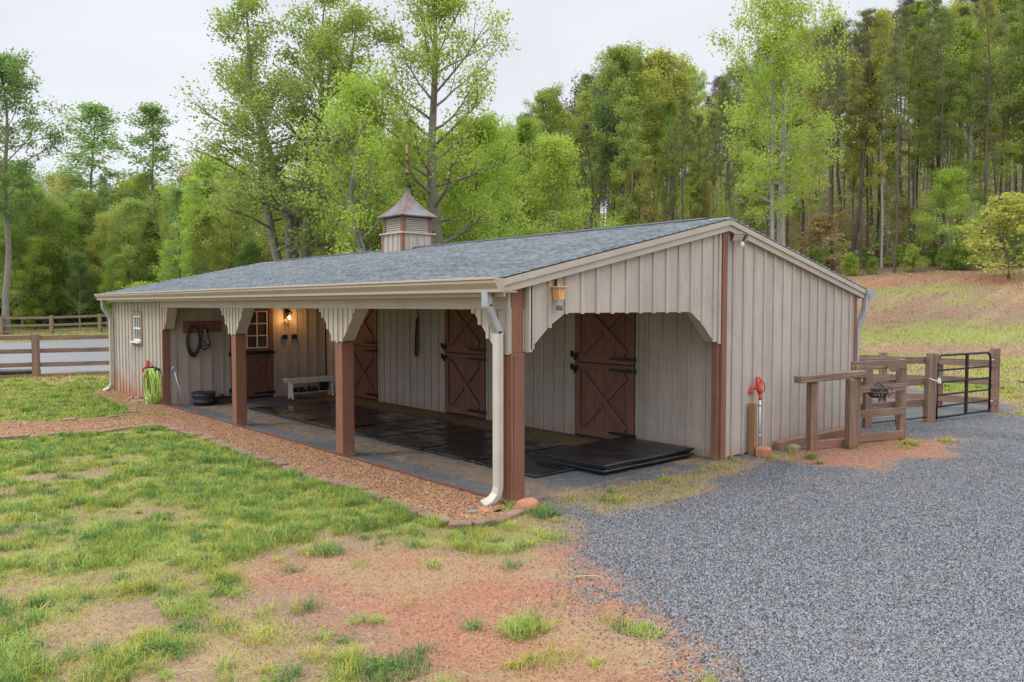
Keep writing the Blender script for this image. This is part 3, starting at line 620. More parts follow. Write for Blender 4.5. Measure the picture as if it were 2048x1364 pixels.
mb=MB(); mb.bx(1.36,1.42,-.022,0.0,0,2.1); mb.bx(2.42,2.5,-.025,.0,0,2.1); q=part(mb,'door_trim',M['trim']); rotp(q)
q=strap(td,2.41,1.03,.9,-.042); rotp(q); q=strap(td,2.41,.12,.5,-.042); rotp(q)
q=latch(td,1.43,1.03,-.042); rotp(q); q=latch(td,1.43,.22,-.042); rotp(q)
# ---- front window
mb=MB(); e=.09
mb.bx(WX0-e,WX0,-.045,0,WZ0-.09,WZ1+.09); mb.bx(WX1,WX1+e,-.045,0,WZ0-.09,WZ1+.09); mb.bx(WX0,WX1,-.045,0,WZ1,WZ1+.09); mb.bx(WX0,WX1,-.045,0,WZ0-.09,WZ0)
wt=part(mb,'window',M['wtrim'],bev=.003)
mb=MB(); a,b,c,d=WX0+.003,WX1-.003,WZ0+.003,WZ1-.003
mb.bx(a,a+.04,-.03,.01,c,d); mb.bx(b-.04,b,-.03,.01,c,d); mb.bx(a+.04,b-.04,-.03,.01,c,c+.045); mb.bx(a+.04,b-.04,-.03,.01,d-.035,d); mb.bx(a+.04,b-.04,-.032,-.01,(c+d)/2-.02,(c+d)/2+.02)
for k in (1,2): xx=a+.04+(b-a-.08)*k/3; mb.bx(xx-.008,xx+.008,-.02,-.005,c+.045,d-.035)
mb.build('frame',M['white'],wt,.002)
mb=MB(); mb.bx(a+.02,b-.02,-.002,.004,c+.02,d-.02); mb.build('pane',M['glass'],wt)
mb=MB(); mb.bx(WX0-.04,WX1+.04,-.10,-.046,WZ0-.04,WZ0); mb.build('sill',M['white'],wt,.004)
# ---- lantern
mb=MB(); y=2.76; X=-11.035
mb.bx(X,X+.02,y-.05,y+.05,1.80,2.00); mb.bar((X+.02,y,1.95),(X+.12,y,1.97),.02,.02); mb.lathe([(0,.06),(.02,.055),(.075,.0),(.07,-.01),(0,-.01)],(X+.12,y,1.94),12)
for k in range(4): t=PI/4+k*PI/2; mb.bar((X+.12+.06*math.cos(t),y+.06*math.sin(t),1.93),(X+.12+.045*math.cos(t),y+.045*math.sin(t),1.75),.008,.008)
mb.lathe([(0,0),(.05,0),(.05,.012),(0,.012)],(X+.12,y,1.742),12); ln=part(mb,'wall_lantern',M['black'])
mb=MB(); mb.lathe([(0,-.045),(.022,-.035),(.033,-.005),(.026,.025),(.014,.045),(0,.05)],(X+.12,y,1.83),12); mb.build('bulb',M['bulb'],ln)
pl=bpy.data.lights.new('lantern_light','POINT'); pl.energy=7; pl.color=(1,.50,.16); pl.shadow_soft_size=.05; po=bpy.data.objects.new('lantern_light',pl); col.objects.link(po); po.location=(X+.20,y,1.80); po.parent=ln
for y0 in (2.70,2.93):
    mb=MB(); mb.bx(-11.04,-11.0,y0-.06,y0+.06,1.33,1.43); mb.bx(-11.0,-10.99,y0-.045,y0+.045,1.345,1.415); part(mb,'outlet_box',M['black'],bev=.004)
# ---- floodlight at the gable peak
mb=MB(); mb.lathe([(0,0),(.05,0),(.05,.03),(0,.03)],(0,0,0),12); fl=part(mb,'floodlight',M['tan_fix'],loc=(0,0,0)); fl.location=(.08,3.95,3.03); fl.rotation_euler=(0,PI/2,0)
def glob(o,parent): o.parent=parent; o.matrix_parent_inverse=(Matrix.Translation((.08,3.95,3.03))@Matrix.Rotation(PI/2,4,'Y')).inverted()
for (dy,rz) in ((-.10,-25),(.10,25)):
    mb=MB(); Mx=Matrix.Rotation(R(rz),3,'Z')@Matrix.Rotation(R(35),3,'Y'); mb.box((.20,3.95+dy,3.02),(.05,.15,.11),Mx); mb.bar((.1,3.95,3.03),(.2,3.95+dy,3.03),.02,.02); o=mb.build('lamp_head',M['tan_fix'],None,.006); glob(o,fl)
    mb=MB(); mb.box(Vector((.20,3.95+dy,3.02))+Mx@Vector((.027,0,0)),(.006,.14,.09),Mx); o=mb.build('lens',M['lens'],None); glob(o,fl)
mb=MB(); mb.lathe([(0,-.05),(.03,-.04),(.035,0),(.02,.03),(0,.03)],(.20,3.96,2.93),12); o=mb.build('motion_sensor',M['white'],None); glob(o,fl)
# ---- cupola
cx,cy,hw=-7.6,RY1,.375
mb=MB(); 
for s in (-1,1):
    siding(mb,'x',cx+s*hw,cy-hw,cy+hw,lambda a:roofz(a)-.05,lambda a:3.56,s,.19,off=cy-hw); siding(mb,'y',cy+s*hw,cx-hw,cx+hw,lambda a:roofz(cy-hw)-.05,lambda a:3.56,s,.19,off=cx-hw)
cu=part(mb,'cupola',M['siding'])
mb=MB(); mb.bx(cx-hw-.05,cx+hw+.05,cy-hw-.05,cy+hw+.05,3.56,3.59); mb.build('shelf_trim',M['trim'],cu,.004)
for sx in (-1,1):
    for sy in (-1,1): mb=MB(); mb.bx(cx+sx*(hw-.01),cx+sx*(hw-.09),cy+sy*(hw-.01),cy+sy*(hw-.09),3.59,3.92); mb.bx(cx+sx*(hw+.022),cx+sx*(hw-.05),cy+sy*(hw+.022),cy+sy*(hw-.05),roofz(cy-hw)-.05 if sy<0 else 3.1,3.558); mb.bx(cx+sx*(hw-.01),cx+sx*(hw-.03),cy+sy*(hw-.01),cy+sy*(hw-.03),3.55,3.60); mb.build('corner_post',M['brown'],cu)
mb=MB(); h=hw-.04; mb.bx(cx-h+.04,cx+h-.04,cy-h+.04,cy+h-.04,3.59,3.93)
for k in range(7):
    z=3.615+k*.044
    for s in (-1,1):
        mb.box((cx+s*(h),cy,z),(.035,2*h-.10,.022),Matrix.Rotation(s*R(40),3,'Y')); mb.box((cx,cy+s*h,z),(2*h-.10,.035,.022),Matrix.Rotation(-s*R(40),3,'X'))
mb.build('louvre_panel',M['trim'],cu)
mb=MB(); n=10; prof=[]
for i in range(n+1): t=i/n; prof.append((.455*(1-t)**1.9*1+.02*(1-0)*1 if False else .02+.435*(1-t)**1.75,3.93+.62*t))
prof=[(.455,3.905)]+prof
vs=[];fs=[]
for r,z in prof: vs+= [(cx-r,cy-r,z),(cx+r,cy-r,z),(cx+r,cy+r,z),(cx-r,cy+r,z)]
for i in range(len(prof)-1):
    for k in range(4): fs.append((i*4+k,i*4+(k+1)%4,(i+1)*4+(k+1)%4,(i+1)*4+k))
fs.append((3,2,1,0)); mb.add(vs,fs); o=mb.build('cupola_roof',M['cuproof'],cu)
mb=MB(); mb.tube([(cx,cy,4.54),(cx,cy,5.0)],.012,8); mb.lathe([(0,-.055),(.03,-.047),(.052,-.02),(.052,.02),(.03,.047),(0,.055)],(cx,cy,4.85),14); mb.lathe([(0,-.03),(.028,0),(0,.03)],(cx,cy,4.99),10); mb.lathe([(0,-.02),(.02,0),(0,.02)],(cx,cy,5.05),10)
hd=Vector((-.80,.60,0)).normalized()
for a,L in ((0,.16),(PI/2,.16)):
    for s in (-1,1): q=Vector((math.cos(a),math.sin(a),0))*s*L; mb.bar((cx,cy,4.93),Vector((cx,cy,4.93))+q,.008,.008)
sh_=[(-.26,.0),(-.23,.02),(-.20,.11),(-.24,.14),(-.17,.16),(-.12,.30),(-.06,.34),(-.05,.38),(.02,.36),(.09,.30),(.06,.27),(.0,.27),(.03,.17),(.12,.14),(.20,.10),(.22,.02),(.18,0),(.12,.06),(.03,.09),(-.06,.08),(-.14,.02)]
mt=Matrix((hd,Vector((0,0,1)),hd.cross(Vector((0,0,1))))).transposed()
vs=[Vector((cx,cy,5.06))+mt@Vector((a,b,t)) for t in (-.02,.02) for a,b in sh_]; k=len(sh_)
mb.add(vs,[list(range(k))[::-1],list(range(k,2*k))]+[(i,(i+1)%k,k+(i+1)%k,k+i) for i in range(k)]); mb.build('weathervane',M['copper'],cu)
# ================================================================ THINGS ROUND THE BARN
def solo(mb,name,mat,label,cat,group=None,bev=0,loc=(0,0,0)):
    o=mb.build(name,mat,None,bev); 
    L=Vector(loc)
    if L.length: o.data.transform(Matrix.Translation(-L)); o.location=L
    return tag(o,label,cat,group)
# rubber mats
def matmesh(w,h,t,wave,seed):
    nx,ny=14,20; V=[];F=[]; g=np.random.RandomState(seed)
    ph=g.rand(4)*6
    for top in (0,1):
        for i in range(nx+1):
            for j in range(ny+1):
                x=(i/nx-.5)*w; y=(j/ny-.5)*h; z=wave*(math.sin(x*2.1+ph[0])*math.cos(y*2.6+ph[1])+.4*math.sin(y*5+ph[2])); V.append((x,y,z+top*t))
    n=(nx+1)*(ny+1); I=lambda i,j,k=0:i*(ny+1)+j+k*n
    for i in range(nx):
        for j in range(ny): F.append((I(i,j,1),I(i+1,j,1),I(i+1,j+1,1),I(i,j+1,1))); F.append((I(i,j),I(i,j+1),I(i+1,j+1),I(i+1,j)))
    for i in range(nx): F.append((I(i,0),I(i+1,0),I(i+1,0,1),I(i,0,1))); F.append((I(i+1,ny),I(i,ny),I(i,ny,1),I(i+1,ny,1)))
    for j in range(ny): F.append((I(0,j+1),I(0,j),I(0,j,1),I(0,j+1,1))); F.append((I(nx,j),I(nx,j+1),I(nx,j+1,1),I(nx,j,1)))
    return V,F
words=['first','second','third','fourth','fifth','sixth','seventh']
for k in range(7):
    V,F=matmesh(1.21,1.83,.018,.0015,k); o=npmesh('rubber_mat',V,[np.array(F)],M['wetmat']); o.location=(-8.72+k*1.222,2.0+RS.uniform(-.012,.012),.012); o.rotation_euler.z=RS.uniform(-.004,.004)
    tag(o,'wet black rubber mat on the porch floor, %s of seven from the tack room wall'%words[k],'rubber mat','wet mats laid along the porch floor')
z=.014
for k,(dx,dy,rz) in enumerate([(-.07,-.02,.03),(.02,-.03,-.012),(-.03,.015,.02),(.0,0,0)]):
    V,F=matmesh(1.25,1.83,.024,[.001,.006,.008,.010][k],31); o=npmesh('stacked_mat',V,[np.array(F)],M['drymat']); o.location=(-.93+dx,2.73+dy,z); o.rotation_euler.z=rz; z+=.031
    tag(o,['bottom black mat of the stack beside the gable post, lying on the gravel','second black mat up from the gravel in the stack by the gable post','third black mat up in the stack, just under the top one','topmost black rubber mat with grey scuffs on the stack by the gable post'][k],'rubber mat','stacked rubber mats')
# white bench
bn=root('bench',(-10.40,3.03,0),'small white painted wooden bench against the tack room wall','bench'); 
mb=MB(); mb.bx(-.15,.15,-.63,.63,.435,.46); mb.build('seat',M['white'],bn,.004)
mb=MB(); mb.prism([(-.58,.355),(.58,.355),(.62,.434),(-.62,.434)],'x',.125,.145); mb.build('apron',M['white'],bn,.003)
mb=MB(); mb.prism([(-.58,.355),(.58,.355),(.62,.434),(-.62,.434)],'x',-.145,-.125); mb.build('apron',M['white'],bn,.003)
for s in (-1,1):
    mb=MB(); mb.prism([(-.14,0),(-.055,0),(0,.12),(.055,0),(.14,0),(.105,.16),(.12,.434),(-.12,.434),(-.105,.16)],'y',s*.5-.012,s*.5+.012); mb.build('leg',M['white'],bn,.003)
mb=MB(); mb.bx(-.10,.10,-.486,.486,.125,.143); mb.build('shelf',M['white'],bn,.002)
def boot(x,y,z,rz,h,label,name='boot'):
    mb=MB(); mb.tube([(0,0,h),(0,0,h*.5),(0,.0,.07),(.03,0,.045)],[.045,.043,.04,.038],10); mb.tube([(-.05,0,.035),(0,0,.042),(.07,0,.036),(.13,0,.03),(.165,0,.022)],[.028,.04,.042,.04,.02],10); mb.bx(-.06,.16,-.038,.038,0,.014)
    o=mb.build(name,M['tack_strap']); o.location=(x,y,z); o.rotation_euler.z=rz; return tag(o,label,'boot','dark boots left by the wall')
for k,(y,hh) in enumerate([(-.36,.10),(-.22,.10),(-.03,.10),(.10,.10)]): boot(-10.43,3.03+y,.146,.2-.1*k,hh,['low dark boot at the left end of the white bench shelf','low dark boot, second from the left on the bench shelf','low dark boot, third from the left on the bench shelf','low dark boot, fourth from the left on the bench shelf'][k])
mb=MB(); mb.lathe([(0,0),(.09,0),(.11,.19),(.118,.19),(.118,.20),(.10,.20),(.085,.01),(0,.01)],(0,0,0),18); mb.tube([(-.11,0,.19),(-.06,0,.10),(0,.06,.07)],.004,5); solo(mb,'bucket',M['plastic'],'dark bucket on the right end of the bench shelf','bucket').location=(-10.43,3.37,.146)
# tub and tray
mb=MB(); mb.lathe([(0,0),(.205,0),(.215,.06),(.222,.06),(.224,.09),(.218,.1),(.228,.20),(.238,.205),(.238,.225),(.23,.23),(.235,.265),(.245,.27),(.245,.28),(.222,.28),(.2,.02),(0,.02)],(0,0,0),32)
solo(mb,'feed_tub',M['plastic'],'round dark grey rubber tub on the gravel below the coiled rope','tub').location=(-10.60,.66,.0)
mb=MB(); mb.bx(-.2,.2,-.28,.28,0,.015); 
for s in (-1,1): mb.bx(s*.2-.008,s*.2+.008,-.28,.28,.0,.12); mb.bx(-.192,.192,s*.28-.008,s*.28+.008,.0,.12)
mb.bx(-.215,.215,-.295,.295,.115,.125) if False else None
solo(mb,'boot_tray',M['plastic'],'low dark tray with boots on it beside the round tub','tray',bev=.004).location=(-10.72,1.24,.0)
boot(-10.75,1.10,.018,.4,.17,'dark boot at the left of the tray beside the tub'); boot(-10.72,1.33,.018,-.3,.19,'dark boot at the right of the tray beside the tub')
# hook board, rope, halter, tool, lead
mb=MB(); mb.bx(-11.037,-11.012,.40,1.22,1.52,1.77)
hb=solo(mb,'hook_board',M['brown'],'brown board with hooks on the tack room wall above the tub','hook board',bev=.003)
for y in (.55,.82,1.06):
    mb=MB(); mb.tube([(-11.012,y,1.70),(-10.96,y,1.68),(-10.955,y,1.64),(-10.975,y,1.62)],.006,6); mb.build('hook',M['black'],hb)
def loops(c,ry,rz,n,r,rad,jit,seed,nrm=(1,0,0)):
    g=random.Random(seed); pts=[]
    for k in range(n):
        a=ry*(1+g.uniform(-jit,jit)); b=rz*(1+g.uniform(-jit*.6,jit*.6)); ox=g.uniform(-.03,.03); oy=g.uniform(-.02,.02)*ry*4
        for i in range(20):
            t=2*PI*i/20+PI/2; zz=math.sin(t); w=(1-.25*max(0,zz))
            pts.append((c[0]+ox+.01*math.sin(t*2),c[1]+a*math.cos(t)*w+oy*(1-zz)*.5,c[2]+(b*zz)-(b-rz)))
    return pts
mb=MB(); mb.tube(loops((-10.96,.60,1.37),.13,.32,6,0,0,.12,2),.014,6); solo(mb,'coiled_rope',M['tack_strap'],'long coiled black rope hanging from the left hook of the brown board','rope')
hl=root('halter',(-10.97,.85,1.35),'dark horse halter with metal buckles hanging from the middle hook','halter')
mb=MB()
for (a,b) in (((0,.0,.29),(0,-.09,.03)),((0,-.09,.03),(0,-.10,-.17)),((0,-.10,-.17),(.02,-.02,-.20)),((.02,-.02,-.20),(.01,.10,-.10)),((.01,.10,-.10),(0,.07,.08)),((0,.07,.08),(0,.03,.29)),((0,-.09,.03),(.03,.0,-.06)),((0,-.1,-.13),(.03,.11,-.07)),((.02,-.06,-.19),(.03,.09,-.13))): mb.bar(a,b,.022,.008,up=(1,0,0))
mb.build('strap',M['tack_strap'],hl)
mb=MB(); mb.lathe([(.012,0),(.02,.004),(.012,.008)],(0,-.0,.22),8); mb.lathe([(.012,0),(.02,.004),(.012,.008)],(.03,.02,-.07),8); mb.bx(.005,.012,-.03,.0,.14,.24); mb.build('buckle',M['galv'],hl)
st=root('lead_strap',(-3.95,D1-.03,1.6),'long black lead strap hanging between two stall doors','strap')
st.location=(-7.16,D1-.04,1.6)
mb=MB(); mb.tube([(0,0,.36),(.02,-.01,.1),(.02,-.01,-.35),(.0,-.01,-.50),(-.04,-.01,-.53),(-.07,-.01,-.48),(-.05,-.01,-.1),(-.01,0,.3)],.018,6); mb.build('strap',M['tack_strap'],st)
mb=MB(); mb.tube([(0,.02,.42),(0,-.02,.40),(0,-.02,.34)],.012,6); mb.bx(-.02,.02,-.02,.0,.26,.32); mb.build('clip',M['galv'],st)
tl=root('manure_fork',(-10.55,.14,0),'thin long handled tool leaning on the wall left of the tub','tool')
mb=MB(); mb.tube([(0,.04,.08),(-.30,-.0,1.32)],.013,8); mb.build('handle',M['fence'],tl)
mb=MB(); mb.tube([(.02,.04,.0),(.0,.02,.35),(-.09,-.06,.75)],[.012,.010,.008],6); mb.tube([(-.09,-.06,.75),(-.10,-.10,.80),(-.09,-.07,.84)],.012,6); mb.build('prong',M['galv'],tl)
# carpenter bee trap
bt=root('bee_trap',(.075,.585,2.05),'small cedar insect trap with glass jar hung on the gable boards near the corner post','insect trap'); bt.scale=(.9,.88,.95)
mb=MB(); mb.prism([(-.045,.115),(.045,.115),(.062,.255),(-.062,.255)],'x',-.02,.09); mb.bx(-.03,.115,-.09,.09,.255,.272); mb.build('trap_box',M['cedar'],bt,.003)
mb=MB(); mb.lathe([(0,0),(.036,0),(.043,.01),(.043,.085),(.033,.105),(.033,.115)],(.045,0,-.002),14); mb.build('jar',M['jar'],bt)
mb=MB(); mb.lathe([(0,.004),(.036,.005),(.038,.05),(0,.056)],(.045,0,0),12); mb.build('debris',M['tack_strap'],bt)
mb=MB(); mb.bx(-.028,-.005,-.012,.012,.27,.42); mb.build('hanger',M['black'],bt)
# hydrants
def hydrant(loc,label,h,rz=0):
    r=root('yard_hydrant',loc,label,'water hydrant',None,rz)
    mb=MB(); mb.tube([(0,0,-.02),(0,0,h-.30)],.022,10); mb.lathe([(.022,0),(.034,0),(.034,.025),(.022,.025)],(0,0,h-.40),10); mb.lathe([(.022,0),(.034,0),(.034,.02),(.022,.02)],(0,0,.25),10); mb.build('pipe',M['galv'],r)
    mb=MB(); mb.tube([(0,0,h-.32),(0,0,h-.24)],.026,10); mb.tube([(0,0,h-.24),(-.015,0,h-.18),(-.04,0,h-.10),(-.045,0,h)],[.03,.045,.04,.036],10); mb.tube([(-.02,0,h-.17),(-.10,0,h-.14),(-.15,0,h-.16),(-.155,0,h-.22)],[.03,.028,.026,.024],10); mb.tube([(-.155,0,h-.19),(-.155,0,h-.235)],.032,10); mb.bx(-.07,-.01,-.03,.03,h-.03,h+.01); mb.tube([(-.04,-.035,h-.06),(-.04,.035,h-.06)],.012,6)
    mb.build('head',M['red'],r,0)
    mb=MB(); mb.tube([(-.03,0,h-.01),(.03,0,h-.04),(.075,0,h-.11),(.08,0,h-.17),(.055,0,h-.21),(.01,0,h-.215)],[.012,.013,.013,.013,.012,.01],8); mb.tube([(.01,0,h-.02),(.005,0,h-.20)],.008,6); mb.build('handle',M['red'],r); return r
rz=YAW
hydrant((.15,4.55,0),'red hydrant head on a galvanised pipe against the gable wall',1.09,rz).scale=(.82,.82,1)
mb=MB(); mb.bx(-.045,.045,-.045,.045,0,.74); o=solo(mb,'support_post',M['postwood'],'short treated timber post beside the galvanised hydrant pipe','post',bev=.004); o.location=(.11,4.44,-.01); o.rotation_euler.z=.1
mb=MB(); mb.bx(-.10,.10,-.13,.13,0,.11); mb.bx(-.085,.085,-.115,.115,.11,.118); o=solo(mb,'clay_block',M['redstone'],'red clay block on the gravel in front of the gable hydrant','block',bev=.012); o.location=(.27,4.46,0); o.rotation_euler.z=.5
hydrant((-11.62,-.12,0),'red hydrant behind the lime green hose left of the porch',.92,rz+.3).scale=(.8,.8,1)
hs_=root('garden_hose',(-11.30,-.12,0),'lime green hose coiled on a wall hanger left of the porch opening','hose')
hc=Vector((-11.36,-.14,.53))
def hl2(seed,n,rx,rz_,r):
    g=random.Random(seed); pts=[]
    for k in range(n):
        a=rx*(1+g.uniform(-.32,.12)); b=rz_*(1+g.uniform(-.22,.05)); oy=g.uniform(-.09,.09); ox=g.uniform(-.04,.04); sh=g.uniform(-.3,.3)
        for i in range(22):
            t=2*PI*i/22+PI/2; zz=math.sin(t); zt=rz_-(rz_-b)*.3
            pts.append((ox*(1-zz)+a*math.cos(t+sh*.3*(1-zz)),oy+.02*math.sin(3*t+k),zt-b*(1-zz)))
    return pts
mb=MB(); mb.tube(hl2(4,14,.30,.38,.01),.0135,7); o=mb.build('coil',M['hose'],hs_); o.location=(-.02,-.03,.40)
mb=MB(); mb.bx(-.12,.12,-.01,.08,.66,.78); mb.tube([(-.11,-.14,.80),(-.11,.02,.80)],.012,6); mb.tube([(.11,-.14,.80),(.11,.02,.80)],.012,6); mb.build('hanger',M['black'],hs_)
mb=MB(); mb.tube([(-.26,-.06,.34),(-.27,-.07,.18)],[.016,.024],8); mb.tube([(-.27,-.07,.18),(-.28,-.07,.08)],[.026,.02],8); mb.build('nozzle',M['black'],hs_)
# stones
def stone(loc,sz,mat,label,seed,group=None,name='stone'):
    g=np.random.RandomState(seed); mb=MB(); n,m_=12,8; vs=[];fs=[]
    for i in range(m_+1):
        for k in range(n):
            th=PI*i/m_; ph=2*PI*k/n; d=Vector((math.sin(th)*math.cos(ph),math.sin(th)*math.sin(ph),math.cos(th)))
            q=1+.16*math.sin(d.x*3+seed)+.12*math.sin(d.y*4+seed*2)+.08*math.sin(d.z*7+d.x*5)+ (g.rand()-.5)*.05
            q=1+(q-1)*(math.sin(th)**.5 if 0<i<m_ else 0)
            vs.append((d.x*q*sz[0],d.y*q*sz[1],d.z*q*sz[2]))
    for i in range(m_):
        for k in range(n): fs.append((i*n+k,(i+1)*n+k,(i+1)*n+(k+1)%n,i*n+(k+1)%n))
    mb.add(vs,fs,None,0,True); o=mb.build(name,mat); o.location=loc; o.rotation_euler.z=seed; return tag(o,label,'stone',group)
x,y=G(1046,1022); stone((x,y+.05,.03),(.14,.11,.09),M['redstone'],'reddish boulder at the foot of the corner porch post',1)
x,y=G(947,1030); stone((x,y,.035),(.05,.04,.022),M['bluegrey'],'smooth dark grey pebble on the mulch below the downspout',2)
x,y=G(968,1024); stone((x,y,.03),(.11,.05,.015),M['redstone'],'flat orange red stone under the downspout mouth',3)
x,y=G(1585,897); stone((x,y,.02),(.13,.07,.05),M['stone'],'pale wedge stone at the end of the timber by the gable wall',6)
for k in range(9):
    x,y=G(262+k%5*9,800+k//5*7); stone((x+RS.uniform(-.1,.1),y+RS.uniform(-.1,.1),.03),(RS.uniform(.05,.11),RS.uniform(.05,.08),.05),M['stone'],'rounded fieldstone in the small pile beside the lime hose',20+k,'fieldstones piled beside the hose')
x,y=G(1143,1122); stone((x,y,.01),(.035,.025,.018),M['bluegrey'],'lone dark pebble on the bare soil right of the lawn',8)
# steel edging
mb=MB(); 
for k in range(20): a,b=-11.0+k*.54,-11.0+(k+1)*.54; mb.bx(a,min(b-.002,-.2),-.034,-.028,-.02,.05+.006*math.sin(k*2.1))
solo(mb,'lawn_edging',M['metal_edge'],'thin brown steel edging strip between mulch and porch gravel','edging')
# pavers
mb=MB(); mb.bx(-.112,.112,-.065,.065,-.05,.055); pv=mb.build('paver',M['paver'],None,.012)
def along(poly,step):
    out=[];rem=0
    for i in range(len(poly)-1):
        a,b=Vector(poly[i]),Vector(poly[i+1]); L=(b-a).length; s=rem
        while s<L: out.append((a.lerp(b,s/L),math.atan2((b-a).y,(b-a).x))); s+=step
        rem=s-L
    return out
first=True
for ln,lab,grp in ((BRKW,'dusty red paver of the outer edging between the front lawn and the mulch','pavers edging the front lawn'),(ISLW[2:],'dusty red paver of the edging round the left lawn patch','pavers edging the left lawn patch')):
    sm=[]
    P_=[Vector(p) for p in ln]
    for i in range(len(P_)-1):       # smooth the line
        p0=P_[max(i-1,0)];p1=P_[i];p2=P_[i+1];p3=P_[min(i+2,len(P_)-1)]
        for k in range(6):
            t=k/6; sm.append(.5*((2*p1)+(p2-p0)*t+(2*p0-5*p1+4*p2-p3)*t*t+(3*p1-p0-3*p2+p3)*t**3))
    sm.append(P_[-1])
    for p,a in along(sm,.238):
        o=pv if first else pv.copy()
        if not first: col.objects.link(o)
        first=False; o.location=(p.x,p.y,Tz(p.x,p.y)+RS.uniform(-.020,.006)); o.rotation_euler=(RS.uniform(-.05,.05),RS.uniform(-.04,.04),a+RS.uniform(-.05,.05)); tag(o,lab,'paver',grp)
# ---- fences
def rail(parent,p,q,z0,z1,w=.04,mat=None,bev=.003,name='rail'):
    mb=MB(); zc=(z0+z1)/2; mb.bar((p[0],p[1],zc+Tz(*p)),(q[0],q[1],zc+Tz(*q)),w,z1-z0); return mb.build(name,mat or M['fence'],parent,bev)
def fpost(parent,p,h,w,mat=None,tilt=(0,0),rz=None,name='post'):
    mb=MB(); z=Tz(*p); mb.box((0,0,h/2-.05),(w,w,h+.1)); mb.bx(-w/2+.01,w/2-.01,-w/2+.01,w/2-.01,h,h+.008); o=mb.build(name,mat or M['fence'],parent,.006); o.location=(p[0],p[1],z); o.rotation_euler=(tilt[0],tilt[1],YAW+.1 if rz is None else rz); return o
# left near fence
f1=root('rail_fence',(0,0,0),'three rail wooden fence at the left in front of the pale lane','fence')
d_=lambda u:22.6+(u/225)*1.3
ps=[at(u,d_(u)) for u in (-280,-104,70,246)]
for i,p in enumerate(ps): fpost(f1,p,1.26,.16)
off=Vector((RGT.x*0-FWD.x*-.0,0))
for i in range(3):
    for (z0,z1) in ((1.10,1.23),(.70,.83),(.30,.43)):
        dz=RS.uniform(-.015,.015,2); p,q=Vector(ps[i])+FWD*.10,Vector(ps[i+1])+FWD*.10; rail(f1,p,q,z0+dz[0],z1+dz[0])
mb=MB(); 
for i in range(3):
    p,q=Vector(ps[i])+FWD*.06,Vector(ps[i+1])+FWD*.06; mb.bar((p.x,p.y,Tz(*p)+.03),(q.x,q.y,Tz(*q)+.03),.05,.12)
mb.build('kick_board',M['fence'],f1)
f2=root('rail_fence',(0,0,0),'thin far wooden fence beyond the pale lane at the left','fence')
ps=[at(u,52+(u-100)*.004) for u in (-190,-95,3,103,200,298,396)]
for p in ps: fpost(f2,p,1.22,.2,M['fence_far'])
for i in range(len(ps)-1):
    for (z0,z1) in ((1.02,1.17),(.52,.67),(.12,.25)): rail(f2,ps[i],ps[i+1],z0,z1,.05,M['fence_far'],0)
# black corrugated pipe
a,b=Vector(at(-160,23.2)),Vector(at(76,23.5)); mb=MB(); pts=[];rr_=[]
n=120
for k in range(n): p=a.lerp(b,k/(n-1)); pts.append((p.x,p.y,Tz(*p)+.12)); rr_.append(.10 if k%2 else .085)
mb.tube(pts,rr_,12); solo(mb,'drain_pipe',M['plastic'],'black corrugated drain pipe lying behind the left fence','pipe')
# right side: hitching rail
hr=root('hitching_rail',(0,0,0),'low timber hitching rail on two posts beside the gable wall','hitching rail')
p1,p2=G(1623,901),G(1700,895)
fpost(hr,p1,.99,.12,rz=YAW+.3); fpost(hr,p2,1.02,.115,rz=YAW+.3)
p,q=Vector(at(1597,11.12)),Vector(at(1728,11.8)); mb=MB(); mb.bar((p.x,p.y,1.05),(q.x,q.y,1.08),.14,.10); mb.build('top_rail',M['fence'],hr,.008)
mb=MB(); mb.bar((.16,5.0,.05),(.20,7.0,.06),.12,.14); solo(mb,'timber',M['fence'],'weathered landscape timber lying along the foot of the gable wall','timber',bev=.01)
mb=MB(); mb.bar((.45,5.45,.06),(.72,6.3,.05),.10,.12); solo(mb,'timber',M['fence'],'short red stained timber between the two hitching rail posts','timber',bev=.01)
# short paddock fence nearest the wall
f3=root('rail_fence',(0,0,0),'short four board fence panel between the hitching rail and the paddock','fence')
a,b=Vector(at(1716,11.85)),Vector(at(1806,12.3)); a0=Vector(at(1700,11.9))
fpost(f3,a,1.2,.09); fpost(f3,b,1.25,.105)
for (z0,z1) in ((1.13,1.26),(.78,.89),(.40,.51),(.03,.15)): rail(f3,a0-FWD*.085,b-FWD*.085,z0,z1,.04)
a,b=Vector(at(1768,12.1)),Vector(at(1806,12.28)); mb=MB(); c0=Vector((0,0,0))
ux=(b-a).normalized(); mt=Matrix(((ux.x,0,-ux.y),(ux.y,0,ux.x),(0,1,0)))
pl_=[(-.02,1.21),(.30,1.21),(.24,1.12),(.16,1.08),(.08,1.09),(.02,1.14)]
P3=[Vector((a.x,a.y,0))-Vector((FWD.x,FWD.y,0))*.125+mt@Vector((x,z,0)) for x,z in pl_]; P4=[p-Vector((FWD.x,FWD.y,0))*.012 for p in P3]; k=len(P3)
mb.add(P3+P4,[list(range(k)),list(range(k,2*k))[::-1]]+[(i,i+k,(i+1)%k+k,(i+1)%k) for i in range(k)]); mb.build('worn_patch',M['fence'],f3)
